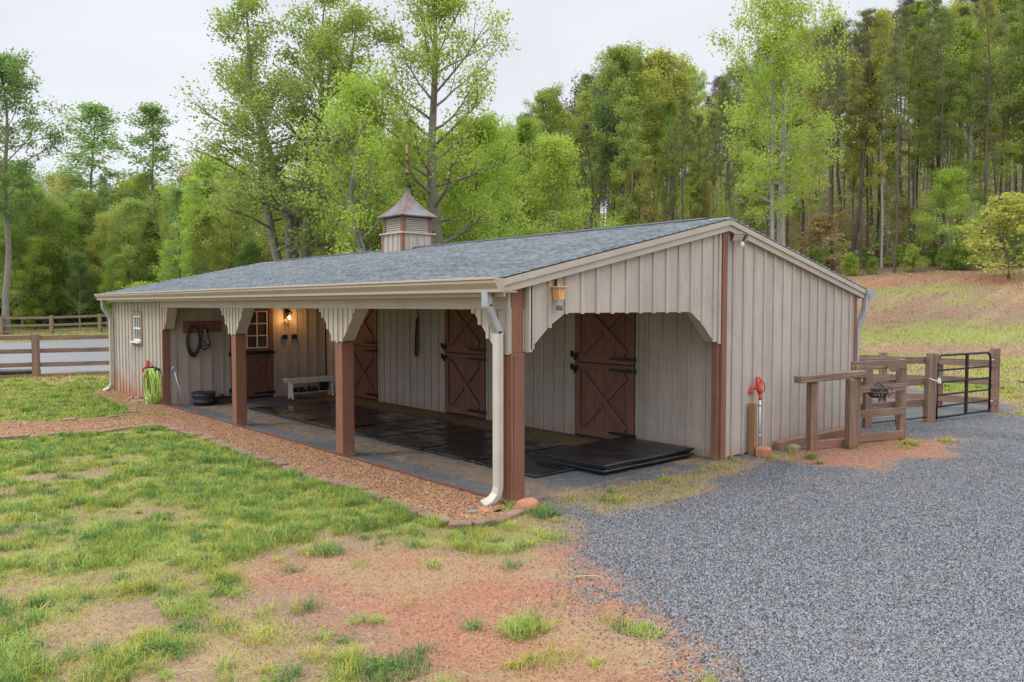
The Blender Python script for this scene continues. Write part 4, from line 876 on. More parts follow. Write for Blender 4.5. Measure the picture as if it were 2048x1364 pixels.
# muzzle hanging on the second board
mz=root('grazing_muzzle',(*at(1757,12.0),.80),'black webbing grazing muzzle hung on the short paddock fence','muzzle'); mz.rotation_euler.z=YAW
mb=MB()
for k in range(9):
    t=PI*k/8; mb.tube([(.13*math.cos(t),-.02,.06*math.sin(t)*0+.03),(.16*math.cos(t),-.10*math.sin(t)-.02,-.03),(.08*math.cos(t),-.11*math.sin(t)-.02,-.10)],.012,5)
for r_,z_ in ((.13,.03),(.16,-.03),(.11,-.09)): mb.tube([(r_*math.cos(PI*k/10),-.10*math.sin(PI*k/10)*r_/.14-.02,z_) for k in range(11)],.013,5)
mb.tube([(-.13,-.02,.03),(-.18,-.02,.08),(-.22,-.02,.02),(-.16,-.02,-.04)],.009,5); mb.tube([(.13,-.02,.03),(.2,-.02,.05),(.24,-.02,-.03),(.16,-.02,-.08)],.009,5); mb.tube([(-.08,-.02,.05),(0,-.03,.13),(.09,-.02,.06)],.01,5)
mb.build('webbing',M['tack_strap'],mz)
# paddock fence to the gate
f4=root('rail_fence',(0,0,0),'wooden paddock fence running up to the latch post of the black gate','fence')
A,B_,C_=Vector(at(1738,13.45)),Vector(at(1803,13.8)),Vector(at(1862,14.2))
fpost(f4,A,1.16,.12); fpost(f4,B_,1.16,.11); o=fpost(f4,C_,1.24,.155,tilt=(0,.035),name='gate_post')
for (z0,z1) in ((1.06,1.18),(.66,.79),(.28,.40)): rail(f4,A-RGT*.12-FWD*-.09,C_+FWD*.1,z0,z1,.04)
mb=MB(); mb.tube([(A.x,A.y,.07),(C_.x,C_.y,.08)],.012,5); mb.build('wire',M['black'],f4)
f5=root('rail_fence',(0,0,0),'three rail back paddock fence running from the gate hinge post behind the barn','fence')
E_=Vector(at(1992,15.45)); Fp=[E_,Vector(at(1880,16.1)),Vector(at(1768,16.7)),Vector(at(1640,17.4)),Vector(at(1480,18.3))]
fpost(f5,E_,1.26,.13,name='gate_post')
for p in Fp[1:]: fpost(f5,p,1.1 if p is not Fp[1] else .95,.12)
for i in range(4):
    for (z0,z1) in ((.90,1.04),(.52,.66),(.14,.28)):
        j=RS.uniform(-.02,.02); rail(f5,Fp[i]-FWD*.08,Fp[i+1]-FWD*.08,z0+j,z1+j,.04)
# gate
ga_,gb_=Vector(at(1877,14.15)),Vector(at(1983,15.15)); gt=root('tube_gate',(ga_.x,ga_.y,0),'black tubular steel paddock gate between two timber posts','gate')
L=(gb_-ga_).length; gt.rotation_euler.z=math.atan2((gb_-ga_).y,(gb_-ga_).x)
mb=MB(); z0,z1=.07,1.20; r=.022
mb.tube([(0,0,z0-.03),(0,0,z1-.14),(.03,0,z1-.05),(.10,0,z1),(L-.10,0,z1),(L-.03,0,z1-.05),(L,0,z1-.14),(L,0,z0-.03)],r,8); mb.tube([(0,0,z0),(L,0,z0)],r,8); mb.build('frame',M['black'],gt)
for z in (.27,.48,.71,.93): mb=MB(); mb.tube([(0,0,z),(L,0,z)],.018,8); mb.build('bar',M['black'],gt)
mb=MB(); mb.bx(L*.54-.03,L*.54+.03,-.02,.02,z0,z1-.02); mb.build('brace',M['black'],gt,.004)
mb=MB(); 
for z in (.25,1.05): mb.tube([(L,0,z),(L+.08,0,z),(L+.12,0,z)],.016,6)
mb.build('hinge',M['galv'],gt)
mb=MB(); mb.tube([(.02,-.03,.80),(.0,-.07,.73),(-.08,-.11,.70),(-.16,-.10,.75),(-.19,.02,.79),(-.1,.1,.78),(.02,.04,.80)],.006,6); mb.bx(-.02,.02,-.04,-.02,.70,.80); mb.build('chain',M['whitewire'],gt)
# sticks
for k,(u0,v0,u1,v1) in enumerate([(48,1242,105,1202),(1150,1160,1210,1165)]):
    a,b=G(u0,v0),G(u1,v1); mb=MB(); mb.tube([(a[0],a[1],Tz(*a)+.02),((a[0]+b[0])/2+.02,(a[1]+b[1])/2+.03,Tz(*a)+.04),(b[0],b[1],Tz(*b)+.025)],[.006,.005,.003],6)
    solo(mb,'twig',M['raw'],['pale bent twig on the grass near the left edge','thin pale straight twig on the bare soil'][k],'twig')
# ================================================================ TREES
def unit(n,g): v=g.normal(size=(n,3)); return v/np.linalg.norm(v,axis=1)[:,None]
def leafmesh(name,C,size,mats,mi=None,up=.5,aspect=.62,seed=0):
    g=np.random.RandomState(seed); n=len(C); N=unit(n,g)*.8+np.array([0,0,up]); N/=np.linalg.norm(N,axis=1)[:,None]
    t=unit(n,g); U=np.cross(N,t); U/=np.linalg.norm(U,axis=1)[:,None]+1e-9; W=np.cross(N,U); s=(size*g.uniform(.65,1.3,n))[:,None]
    V=np.stack([C-U*s*.5,C+W*s*aspect*.5+U*s*.08,C+U*s*.5-N*s*.12,C-W*s*aspect*.5+U*s*.08],1).reshape(-1,3)
    F=np.arange(n*4).reshape(n,4); return npmesh(name,V,[F],mats,mi)
class Tree:
    def __init__(s,seed): s.mb=MB(); s.C=[]; s.g=random.Random(seed); s.G=np.random.RandomState(seed)
    def limb(s,p,d,L,r,up,wig,seg=5,n=5):
        pts=[Vector(p)]; d=Vector(d).normalized()
        for i in range(seg):
            d=(d+Vector((s.g.uniform(-wig,wig),s.g.uniform(-wig,wig),s.g.uniform(-wig,wig)+up))).normalized(); pts.append(pts[-1]+d*L/seg)
        s.mb.tube(pts,[r*(1-.8*i/seg) for i in range(seg+1)],n,cap=False); return pts
    def clus(s,p,rad,n,flat=.7):
        q=np.clip(s.G.normal(size=(n,3)),-1.5,1.5)*rad*.52; q[:,2]*=flat; s.C.append(np.array(p)+q)
    def stem(s,base,top,r0,cs,RR,nl,prof,crad,cn,sec=5,el=(.2,.9),up=.06,wob=.02,n=8,subs=2,fl=.7):
        base=Vector(base);top=Vector(top);H=(top-base).length; m=12; pts=[]
        ph=[s.g.uniform(0,6) for _ in range(4)]
        for i in range(m+1):
            t=i/m; q=base.lerp(top,t); q+=Vector((math.sin(t*5+ph[0])+.5*math.sin(t*11+ph[1]),math.sin(t*4+ph[2])+.5*math.sin(t*12+ph[3]),0))*H*wob*min(t*4,1); pts.append(q)
        s.mb.tube(pts,[r0*(1.25 if i==0 else 1)*((1-i/m)**.75*.94+.06) for i in range(m+1)],n,cap=False)
        for k in range(nl):
            t=cs+(1-cs)*((k+s.g.random()*.8)/nl)**.9; t=min(t,.985); i=min(int(t*m),m-1); p=pts[i].lerp(pts[i+1],t*m-i)
            tt=(t-cs)/(1-cs); L=RR*prof(tt)*s.g.uniform(.65,1.15); a=k*2.399+s.g.uniform(-.5,.5); e=el[0]+(el[1]-el[0])*tt+s.g.uniform(-.15,.15)
            d=Vector((math.cos(a)*math.cos(e),math.sin(a)*math.cos(e),math.sin(e))); rl=max(.012,r0*(1-t)**.7*.42)
            lp=s.limb(p,d,L,rl,up,.16)
            for j in range(sec):
                q=s.g.uniform(.3,1); ii=min(int(q*5),4); pp=lp[ii].lerp(lp[ii+1],q*5-ii); dd=(d+Vector((s.g.uniform(-1,1),s.g.uniform(-1,1),s.g.uniform(-.3,.8)))).normalized()
                sp_=s.limb(pp,dd,L*s.g.uniform(.25,.5),rl*.4,.05,.2,3,4)
                for _ in range(subs): f=s.g.uniform(.4,1.05); w=sp_[0].lerp(sp_[-1],f); s.clus(w,crad*s.g.uniform(.6,1.2),cn,fl)
            s.clus(lp[-1],crad,cn,fl)
        s.clus(pts[-1],crad,cn*2,fl); return pts
    def make(s,leaf,size,bk,up=.5,asp=.62):
        C=np.concatenate(s.C); cr=leafmesh('crown',C,size,LM['mid'],None,up,asp,s.g.randint(0,9999)); tr=s.mb.build('trunk',BK[bk])
        for o,m_ in ((cr,LM[leaf]),(tr,BK[bk])): o.material_slots[0].link='OBJECT'; o.material_slots[0].material=m_
        return dict(cr=cr,tr=tr,h=max(p[2] for p in C),used=False)
oval=lambda t:(math.sin(PI*min(1,t*.9+.08))**.7); cone=lambda t:(1-t)**.8*.95+.08; top_=lambda t:math.sin(PI*(t*.75+.12)); dome=lambda t:(1-.75*t**2)
def T1(seed):   # broad open multi-stem
    t=Tree(seed)
    t.mb.tube([(0,0,-.3),(.05,0,1.5),(0,.05,3.6)],[.62,.5,.46],10,cap=False)
    for k,(dx,dy,h) in enumerate([(-3.6,.5,14.8),(-1.3,-1,17.6),(1.0,.8,18.2),(3.4,-.3,16.2),(.4,2.6,16.5)]): t.stem((dx*.08,dy*.08,3.0),(dx,dy,h),.24,.16,3.6,20,dome,.75,34,6,(.05,.9),.04,.02,7)
    return t
protos={}
def P_(key,t,leaf,size,bk,**k): protos[key]=t.make(leaf,size,bk,**k)
P_('big',T1(5),'mid',.15,'grey')
def S(seed,H,r,cs,RR,nl,prof,cr,cn,**k): t=Tree(seed); t.stem((0,0,-.3),(k.pop('lx',0),k.pop('ly',0),H),r,cs,RR,nl,prof,cr,cn,**k); return t
P_('tulip',S(8,18,.36,.18,4.4,44,oval,.75,40,sec=6,el=(-.05,1.0),up=.09,wob=.014),'bright',.15,'pale')
P_('tulip2',S(9,18,.27,.28,3.4,38,oval,.7,34,sec=6,el=(0,1.0),up=.09,wob=.010),'bright',.15,'pale')
P_('twin',S(41,18,.25,.42,3.6,34,oval,.75,36,sec=6,el=(-.1,1.0),up=.09,wob=.008),'bright',.15,'pale')
P_('gnarl',S(12,13,.24,.3,3.4,28,oval,.8,36,sec=5,el=(.3,1.1),up=.06,wob=.035),'mid',.15,'grey')
P_('maple',S(14,11,.17,.16,3.2,34,dome,.85,48,sec=5,wob=.02),'bright',.16,'grey')
P_('maple2',S(15,12,.18,.10,3.0,36,oval,.9,48,sec=5,wob=.03),'mid',.16,'dark')
P_('oak',S(18,21,.30,.42,4.4,34,oval,.85,36,sec=7,el=(.2,1.0),wob=.015),'mid',.21,'grey')
P_('oak2',S(19,20,.26,.5,3.6,28,top_,.85,34,sec=7,el=(.2,1.1),wob=.02),'yellow',.21,'grey')
P_('pine',S(22,21,.20,.60,2.6,34,cone,.55,26,sec=5,el=(-.1,.5),wob=.012,fl=.45),'dark',.20,'dark',asp=.22,up=.2)
P_('pine2',S(23,22,.22,.50,2.4,36,oval,.5,22,sec=5,el=(-.15,.6),wob=.016,fl=.45),'dark',.20,'dark',asp=.22,up=.2)
P_('slim',S(26,17,.12,.35,2.0,30,oval,.6,24,sec=4,el=(.3,1.1),wob=.012),'cool',.18,'grey')
P_('slim2',S(27,14,.09,.30,1.6,24,cone,.6,12,sec=3,el=(.4,1.1),wob=.02),'tan',.20,'grey')
P_('under',S(30,6,.06,.12,2.1,22,oval,.7,16,sec=4,el=(.1,.7),up=.02,wob=.03,fl=.4),'bright',.20,'dark')
P_('under2',S(31,5,.05,.08,1.8,20,dome,.6,14,sec=4,el=(.1,.8),wob=.03,fl=.5),'yellow',.19,'dark')
P_('shrub',S(33,2.6,.03,.02,1.5,24,dome,.5,22,sec=4,el=(.1,1.1),wob=.05),'mid',.16,'dark')
def tree(key,pos,h,label,cat='tree',name='broadleaf_tree',group=None,leaf=None,bk=None,rz=None,tilt=(0,0),wide=1):
    p=protos[key]; s=h/p['h']; rz=RS.uniform(0,6.28) if rz is None else rz
    r=root(name,(pos[0],pos[1],Tz(*pos)-.05),label,cat,group,rz); r.rotation_euler=(tilt[0],tilt[1],rz); r.scale=(s*wide,s*wide,s)
    for q in ('tr','cr'):
        o=p[q] if not p['used'] else p[q].copy()
        if p['used']: col.objects.link(o)
        o.parent=r
        if q=='cr' and leaf: o.material_slots[0].link='OBJECT'; o.material_slots[0].material=LM[leaf]
        if q=='tr' and bk: o.material_slots[0].link='OBJECT'; o.material_slots[0].material=BK[bk]
    p['used']=True; return r
def ht(u,d,v):   # height of a tree whose top shows at row v
    return CAM.z+(611-v)/FP*d*1.0-Tz(*at(u,d))
hero=[('big',588,36,-40,'large many stemmed tree with open pale green crown behind the left half of the roof','broadleaf_tree',dict(rz=.4,wide=1.18)),
('gnarl',722,31,120,'forked tree with pale twisted limbs just left of the cupola','broadleaf_tree',dict(rz=2,leaf='bright',wide=1.0)),
('tulip',876,34,-90,'tall straight trunked tree with airy light green crown right of the cupola','broadleaf_tree',dict(rz=1.1,bk='grey')),
('maple2',962,37,235,'round bright yellow green tree with a dark forked trunk behind the middle of the roof','broadleaf_tree',dict(leaf='bright')),
('maple',1115,44,262,'vivid green small tree with pale trunk behind the ridge, centre right','broadleaf_tree',dict(bk='pale')),
('twin',1568,38,-60,'tall pale barked tree right of the twin trunk pair above the roof peak','broadleaf_tree',dict(rz=.5,tilt=(.0,-.01))),
('twin',1538,37.5,60,'tall pale barked tree left of the twin trunk pair above the roof peak','broadleaf_tree',dict(rz=3.5,wide=.7)),
('pine2',1702,57,40,'leaning black trunked pine at the wood edge right of the roof peak','pine_tree',dict(rz=0,tilt=(.06,.085))),
('pine',1826,60,15,'straight dark pine with a small high crown standing in the right hand wood','pine_tree',dict()),
('tulip2',1932,57,60,'grey trunked tree with drooping fresh green boughs in the right hand wood','broadleaf_tree',dict(wide=1.2,leaf='bright')),
('maple',1895,54,330,'low spreading vivid green tree at the wood edge above the field','broadleaf_tree',dict(wide=1.2,leaf='bright')),
('under2',2015,47,385,'yellow green small tree leaning in at the right edge above the field','broadleaf_tree',dict(wide=1.6)),
('under2',1640,55,425,'rusty tan budding small tree at the wood edge above the roof slope','broadleaf_tree',dict(wide=1.3,leaf='rust')),
('oak',1235,62,88,'tall broad crowned oak on the skyline right of the big sky gap','broadleaf_tree',dict(leaf='mid')),
('oak2',1335,60,100,'tall yellow green oak on the skyline, just right of the broadest one','broadleaf_tree',dict(wide=1.2)),
('oak',1095,64,172,'lower round topped oak beside the sky gap in the middle','broadleaf_tree',dict(leaf='mid',wide=.85)),
('pine',1178,58,245,'thin dark pine standing before the skyline oaks','pine_tree',dict()),
('oak',15,52,100,'tall bluish green tree at the far left edge reaching highest there','broadleaf_tree',dict(leaf='cool',wide=.95)),
('slim',195,66,208,'narrow pointed tree rising alone above the left wood','broadleaf_tree',dict(leaf='cool',wide=1.7)),
('slim',318,66,212,'open narrow tree with gaps rising above the wood left of the big tree','broadleaf_tree',dict(leaf='cool',wide=1.5)),
('under',290,42,560,'low light green bush just beyond the left eave','shrub',dict(wide=1.1))]
for key,u,d,v,lab,nm,kw in hero: tree(key,at(u,d),ht(u,d,v),lab,'tree' if nm!='shrub' else 'shrub',nm,**kw)
SKY=[(-300,250),(0,300),(60,300),(130,320),(180,320),(260,318),(300,320),(370,335),(420,300),(660,280),(700,200),(1000,215),(1040,225),(1060,195),(1140,190),(1155,130),(1240,105),(1330,110),(1400,120),(1450,140),(1500,100),(1560,70),(1700,40),(1800,5),(1900,-20),(2100,-60),(2500,-60)]
skyv=lambda u:float(np.interp(u,[a for a,_ in SKY],[b for _,b in SKY]))
g=random.Random(77)
LAB={'pineR':('tall thin pine with a bare dark trunk among the others in the right hand wood','pine_tree','pines in the right hand wood'),
'oakR':('tall hardwood with a high leafy crown in the depth of the right hand wood','broadleaf_tree','tall hardwoods in the right hand wood'),
'slimR':('slim straight trunked young hardwood in the right hand wood','broadleaf_tree','slim young trees in the right hand wood'),
'underR':('low understorey tree with fresh leaves along the edge of the right hand wood','broadleaf_tree','understorey trees along the right hand wood edge'),
'mapleL':('dense rounded spring green tree in the wood behind the left of the barn','broadleaf_tree','dense trees in the left hand wood'),
'slimL':('slim spring green tree standing among the rounded trees of the left hand wood','broadleaf_tree','slim trees in the left hand wood'),
'tanL':('tan budding tree showing pale among the green of the left hand wood','broadleaf_tree','tan trees in the left hand wood'),
'shrub':('leafy shrub at the foot of the wood edge','shrub','shrubs along the wood edge')}
CW={'bright':'fresh green','mid':'mid green','cool':'bluish green','yellow':'yellow green','tan':'tan budding','rust':'rusty brown',None:'dark green'}
FAR=[]
LB={'pineR':'%s thin pine','oakR':'%s tall hardwood','slimR':'%s slim hardwood','underR':'%s low understorey tree','mapleL':'%s leafy tree','slimL':'%s slim tree','tanL':'%s rounded tree','shrub':'%s leafy shrub'}
ZN=[(60,'at the far left edge'),(250,'beyond the left fence'),(400,'beyond the left eave'),(540,'left of the big many stemmed tree'),(690,'right behind the big many stemmed tree'),(850,'behind the cupola'),(1010,'just right of the cupola'),(1150,'behind the middle of the ridge'),(1290,'below the broadest skyline oak'),(1430,'left of the roof peak'),(1520,'above the roof peak'),(1640,'around the twin pale trunks'),(1760,'beside the leaning black pine'),(1880,'above the paddock gate'),(1980,'near the grey drooping tree'),(9999,'at the far right edge')]
def fill(kind,key,u,d,v,leaf=None,bk=None,wide=1):
    pos=at(u,d); h=ht(u,d,v)
    if h<1.2: return
    if d>80: FAR.append((pos,h,key,wide)); return
    l_=LAB[kind]; z_=[t for a,t in ZN if u<a][0]; row='high ' if v<skyv(u)+60 else ''
    lb=LB[kind]%CW[leaf]+(' reaching the skyline ' if v<skyv(u)+45 else ' deep in the wood ' if d>80 else ' at mid height ' if v<400 else ' low down ')+z_; tree(key,pos,h,lb,'tree' if kind!='shrub' else 'shrub',l_[1],l_[2],leaf,bk,None,(g.uniform(-.03,.03),g.uniform(-.03,.03)),wide)
# right hand wood
for k in range(46):
    u=1150+1000*(k+g.random())/46; d=g.uniform(60,98); v=skyv(u)+abs(g.gauss(0,45))+ (25 if u<1450 else 0); fill('pineR',g.choice(['pine','pine2']),u,d,v,None,None,g.uniform(.8,1.05))
for k in range(52):
    u=1040+1200*(k+g.random())/52; d=g.uniform(62,112); v=skyv(u)+abs(g.gauss(0,40))+(10 if u<1450 else -10); fill('oakR',g.choice(['oak','oak2','oak']),u,d,v,g.choice(['mid','mid','yellow','cool','bright']),None,g.uniform(.6,.95))
for k in range(76):
    u=1080+1150*(k+g.random())/76; d=g.uniform(56,85); v=skyv(u)+g.uniform(60,230); fill('slimR',g.choice(['slim','slim','slim2']),u,d,v,g.choice(['mid','bright','cool','yellow','bright','mid','tan']),g.choice(['grey','dark','pale']),g.uniform(.8,1.1))
for k in range(46):
    u=1150+1050*(k+g.random())/46; d=g.uniform(54,72); v=g.uniform(400,485); fill('underR',g.choice(['under','under2','slim2']),u,d,v,g.choice(['bright','mid','bright','yellow','tan','bright','mid','cool']),None,g.uniform(.8,1.05))
for k in range(34):
    u=1330+800*(k+g.random())/34; d=g.uniform(53,60); v=skyv(u)+g.uniform(0,120); fill('pineR' if k%3 else 'slimR',['slim','pine','pine2'][k%3],u,d,v,None if k%3 else g.choice(['mid','bright','yellow']),'dark' if k%3 else g.choice(['grey','pale','dark']),g.uniform(.6,.8))
for k in range(44):
    u=1150+1150*(k+g.random())/44; d=g.uniform(98,135); v=g.uniform(150,300); fill('oakR',g.choice(['maple','maple2']),u,d,v,g.choice(['mid','mid','yellow','bright']),None,g.uniform(.9,1.3))
# left and middle wood
for k in range(64):
    u=-120+1240*(k+g.random())/64
    near=330<u<1080; d=g.uniform(44,70) if near else g.uniform(68,88)
    v=skyv(u)+abs(g.gauss(0,55))+10; fill('mapleL',g.choice(['maple','maple2','oak','slim','gnarl','oak']),u,d,v,g.choice(['mid','bright','yellow','cool','bright','mid','bright','yellow']),g.choice(['grey','pale','grey']),g.uniform(.6,.9))
for k in range(46):
    u=-120+1240*(k+g.random())/46
    near=330<u<1080; d=g.uniform(40,55) if near else g.uniform(64,72); v=g.uniform(max(skyv(u)+60,330),480); fill('mapleL',g.choice(['maple','maple2']),u,d,v,g.choice(['mid','yellow','bright','cool','bright','mid']),None,g.uniform(.7,.95))
for k in range(44):
    u=-50+1150*(k+g.random())/44
    near=330<u<1080; d=g.uniform(40,60) if near else g.uniform(66,76); v=skyv(u)+g.uniform(20,120); fill('slimL',g.choice(['slim','slim2']),u,d,v,g.choice(['bright','mid','cool','yellow']),g.choice(['grey','dark','pale']),g.uniform(.9,1.3))
for u,v,d,lf in ((-70,330,61,'mid'),(-10,350,58,'bright'),(48,320,62,'cool'),(88,372,59,'mid'),(128,400,61,'bright'),(175,372,63,'mid'),(215,420,61,'yellow'),(262,395,60,'mid'),(15,455,57,'mid'),(70,470,58,'bright'),(160,500,59,'cool'),(235,505,58,'bright')): fill('mapleL',g.choice(['maple','maple2']),u,d,v,lf,None,.85)
for u,v,d in ((135,345,68),(165,420,66),(230,470,65),(395,330,66),(350,520,60),(1000,330,52),(60,470,64),(1285,330,57),(1400,350,58)): fill('tanL' if u<1100 else 'underR',g.choice(['maple','maple2']),u,d,v,'tan',None,.8)
for k in range(34):
    u=-100+440*(k+g.random())/34; d=g.uniform(62,66); fill('shrub',g.choice(['shrub','under','under2']),u,d,g.uniform(535,605),g.choice(['mid','bright','cool']),None,g.uniform(1,1.6))
for k in range(24):
    u=1600+560*(k+g.random())/24; d=g.uniform(52,60); fill('shrub','shrub',u,d,g.uniform(480,525),g.choice(['mid','bright','yellow','cool','mid']),None,g.uniform(.8,1.2))
# far-off wood: the trees deep behind the others, one mass
import bmesh
FK={'oak':0,'oak2':1,'maple':2,'maple2':3,'pine':4,'pine2':5,'slim':6,'slim2':7,'gnarl':2}
fc=bpy.data.collections.new('far_wood_kinds')
for nm,lf in (('oak','mid'),('oak2','yellow'),('maple','bright'),('maple2','mid'),('pine','dark'),('pine2','dark'),('slim','mid'),('slim2','tan')):
    bm=bmesh.new(); bm.from_mesh(protos[nm]['tr'].data)
    for f in bm.faces: f.material_index=0
    n0=len(bm.faces); bm.from_mesh(protos[nm]['cr'].data); bm.faces.ensure_lookup_table()
    for f in bm.faces[n0:]: f.material_index=1
    me=bpy.data.meshes.new('far_tree'); bm.to_mesh(me); bm.free(); me.materials.clear(); me.materials.append(BK['dark' if 'pine' in nm else 'grey']); me.materials.append(LM[lf])
    o=bpy.data.objects.new('%d_far'%FK[nm],me); fc.objects.link(o)
me=bpy.data.meshes.new('far_wood'); me.from_pydata([(p[0],p[1],Tz(*p)-.05) for p,h,k,w in FAR],[],[])
def att(n_,t,v): a=me.attributes.new(n_,t,'POINT'); a.data.foreach_set('vector' if t=='FLOAT_VECTOR' else 'value',np.array(v,dtype=np.float32 if t!='INT' else np.int32).ravel())
att('idx','INT',[FK[k] for p,h,k,w in FAR]); att('rot','FLOAT_VECTOR',[(0,0,g.uniform(0,6.28)) for _ in FAR]); att('scl','FLOAT_VECTOR',[(h/protos[k]['h']*w,h/protos[k]['h']*w,h/protos[k]['h']) for p,h,k,w in FAR])
fo=bpy.data.objects.new('far_wood',me); col.objects.link(fo); tag(fo,'far trees deep in the hillside wood seen only as one mass behind the nearer ones','wood',kind='stuff')
gn=bpy.data.node_groups.new('far_wood','GeometryNodeTree'); gn.interface.new_socket('Geometry',in_out='INPUT',socket_type='NodeSocketGeometry'); gn.interface.new_socket('Geometry',in_out='OUTPUT',socket_type='NodeSocketGeometry')
gi=gn.nodes.new('NodeGroupInput'); go=gn.nodes.new('NodeGroupOutput'); ci=gn.nodes.new('GeometryNodeCollectionInfo'); ci.inputs[0].default_value=fc; ci.inputs[1].default_value=True; ci.inputs[2].default_value=True
ip=gn.nodes.new('GeometryNodeInstanceOnPoints'); ip.inputs['Pick Instance'].default_value=True
def na(t,n_): a=gn.nodes.new('GeometryNodeInputNamedAttribute'); a.data_type=t; a.inputs[0].default_value=n_; return [q for q in a.outputs if q.enabled and q.name=='Attribute'][0]
er=gn.nodes.new('FunctionNodeEulerToRotation'); gn.links.new(na('FLOAT_VECTOR','rot'),er.inputs[0])
gn.links.new(gi.outputs[0],ip.inputs['Points']); gn.links.new(ci.outputs[0],ip.inputs['Instance']); gn.links.new(na('INT','idx'),ip.inputs['Instance Index']); gn.links.new(er.outputs[0],ip.inputs['Rotation']); gn.links.new(na('FLOAT_VECTOR','scl'),ip.inputs['Scale']); gn.links.new(ip.outputs[0],go.inputs[0])
mo=fo.modifiers.new('far','NODES'); mo.node_group=gn
print('FAR',len(FAR))
# ground layer of the woods: leafy undergrowth mass
N_=5200; gg_=np.random.RandomState(5); uu=gg_.uniform(-250,2350,N_); dd=gg_.uniform(46,100,N_); lat=(uu-1024)/FP*dd; px=CAM.x+FWD.x*dd+RGT.x*lat; py=CAM.y+FWD.y*dd+RGT.y*lat; n_=NX*px+NY*py
k=(n_>53)&((uu>350)|(n_>56)); k&=(uu<1500)|(gg_.rand(N_)<.6); px=px[k];py=py[k]; Nn=len(px); cz=T(px,py); hh=np.where(uu[k]<1150,gg_.uniform(.3,6,Nn),gg_.uniform(.2,2.2,Nn)); C=np.repeat(np.stack([px,py,cz+hh],-1),26,0)+gg_.normal(size=(Nn*26,3))*np.array([.75,.75,.45])
C[:,2]=np.maximum(C[:,2],np.repeat(cz,26)+.05)
o=leafmesh('undergrowth',C,.26,[LM['mid'],LM['bright'],LM['tan'],LM['cool']],np.repeat(gg_.choice(4,Nn,p=[.4,.25,.15,.2]),26),.4,.7,3); tag(o,'mass of leafy undergrowth filling the floor of the woods','undergrowth',kind='stuff')

# ================================================================ GRASS
def blades(name,x,y,ln,wd,lean,mats,mi,seed,zoff=0):
    g=np.random.RandomState(seed); n=len(x); a=g.uniform(0,2*PI,n); L=ln*g.uniform(.6,1.25,n); le=lean*g.uniform(.5,1.3,n)
    z=T(x,y)+zoff; dx,dy=np.cos(a),np.sin(a); sx,sy=-dy*wd/2,dx*wd/2
    b=np.stack([x,y,z-.005],-1); s=np.stack([sx,sy,np.zeros(n)],-1); h=np.stack([dx*le*L*.35,dy*le*L*.35,L*.6*(1-.15*le)],-1); t=np.stack([dx*le*L,dy*le*L,L*np.clip(1-.45*le,.12,1)],-1)
    V=np.stack([b-s,b+s,b+h+s*.8,b+h-s*.8,b+t],1).reshape(-1,3); i=np.arange(n)[:,None]*5
    return npmesh(name,V,[i+np.array([[0,1,2,3]]),i+np.array([[3,2,4]])],mats,np.concatenate([mi,mi]))
def gm(name,c1,c2,tr=.3):
    m,n,l,b=newmat(name); n.remove(b); o=n['Material Output']; gi=n.new('ShaderNodeNewGeometry'); d=n.new('ShaderNodeBsdfDiffuse'); t=n.new('ShaderNodeBsdfTranslucent'); mx=n.new('ShaderNodeMixShader'); mx.inputs[0].default_value=tr
    pn=noise(n,l,gi.outputs['Position'],1.6,3); f=math_(n,l,'ADD',math_(n,l,'MULTIPLY',gi.outputs['Random Per Island'],.6),ramp(n,l,pn,.35,.65,0,.4)); c=mixc(n,l,f,c1,c2); l.new(c,d.inputs[0]); l.new(c,t.inputs[0]); l.new(d.outputs[0],mx.inputs[1]); l.new(t.outputs[0],mx.inputs[2]); l.new(mx.outputs[0],o.inputs[0]); return m
GM=[gm('grass_green',(.15,.26,.045),(.45,.54,.15)),gm('grass_yellow_green',(.28,.31,.05),(.52,.50,.13)),gm('grass_blue_green',(.05,.14,.04),(.19,.33,.12)),gm('dry_straw',(.27,.185,.085),(.55,.42,.23),.1),gm('dead_stalks',(.20,.10,.055),(.38,.22,.13),.1)]
def polar(n,d0,d1,pw,a0=-1.0,a1=.78,seed=0):
    g=np.random.RandomState(seed); q=g.rand(n); d=(d0**pw+(d1**pw-d0**pw)*q)**(1/pw); a=g.uniform(a0,a1,n)
    return CAM.x+d*(FWD.x*np.cos(a)+RGT.x*np.sin(a)),CAM.y+d*(FWD.y*np.cos(a)+RGT.y*np.sin(a)),d
def clear(x,y):
    return ~((x>-15.0)&(x<.12)&(y>-.02)&(y<7.8))&(sdf(x,y,MULCH)<-.03)
# lush tufts
x,y,d=polar(115000,4.0,26,.9,seed=1); k=clear(x,y); x,y,d=x[k],y[k],d[k]; ga,gr_,rd,stw,ww=masks(x,y)
tuf=fbm(x*3.2,y*3.2,61,3); k=(RS.rand(len(x))<sst(.40,1.0,gr_*.80+(tuf-.45)*1.8))&(ga<.5); x,y,d,tf,gv=x[k],y[k],d[k],tuf[k],gr_[k]
print('tufts',len(x)); nb=13; X_=np.repeat(x,nb)+RS.normal(size=len(x)*nb)*.028; Y_=np.repeat(y,nb)+RS.normal(size=len(x)*nb)*.028; D_=np.repeat(d,nb)
ty=RS.choice([0,2],len(x),p=[.65,.35]); ty=np.where(RS.rand(len(x))<np.clip(.75-gv*.55,.12,.7),1,ty)
tag(blades('lawn_grass',X_,Y_,np.repeat(RS.uniform(.045,.12,len(x))*np.where(tf>.55,1.25,.8),nb),np.maximum(.0045,D_*.00058),.75,GM,np.repeat(ty,nb),2),'tufted green grass growing over the front lawn','grass',kind='stuff')
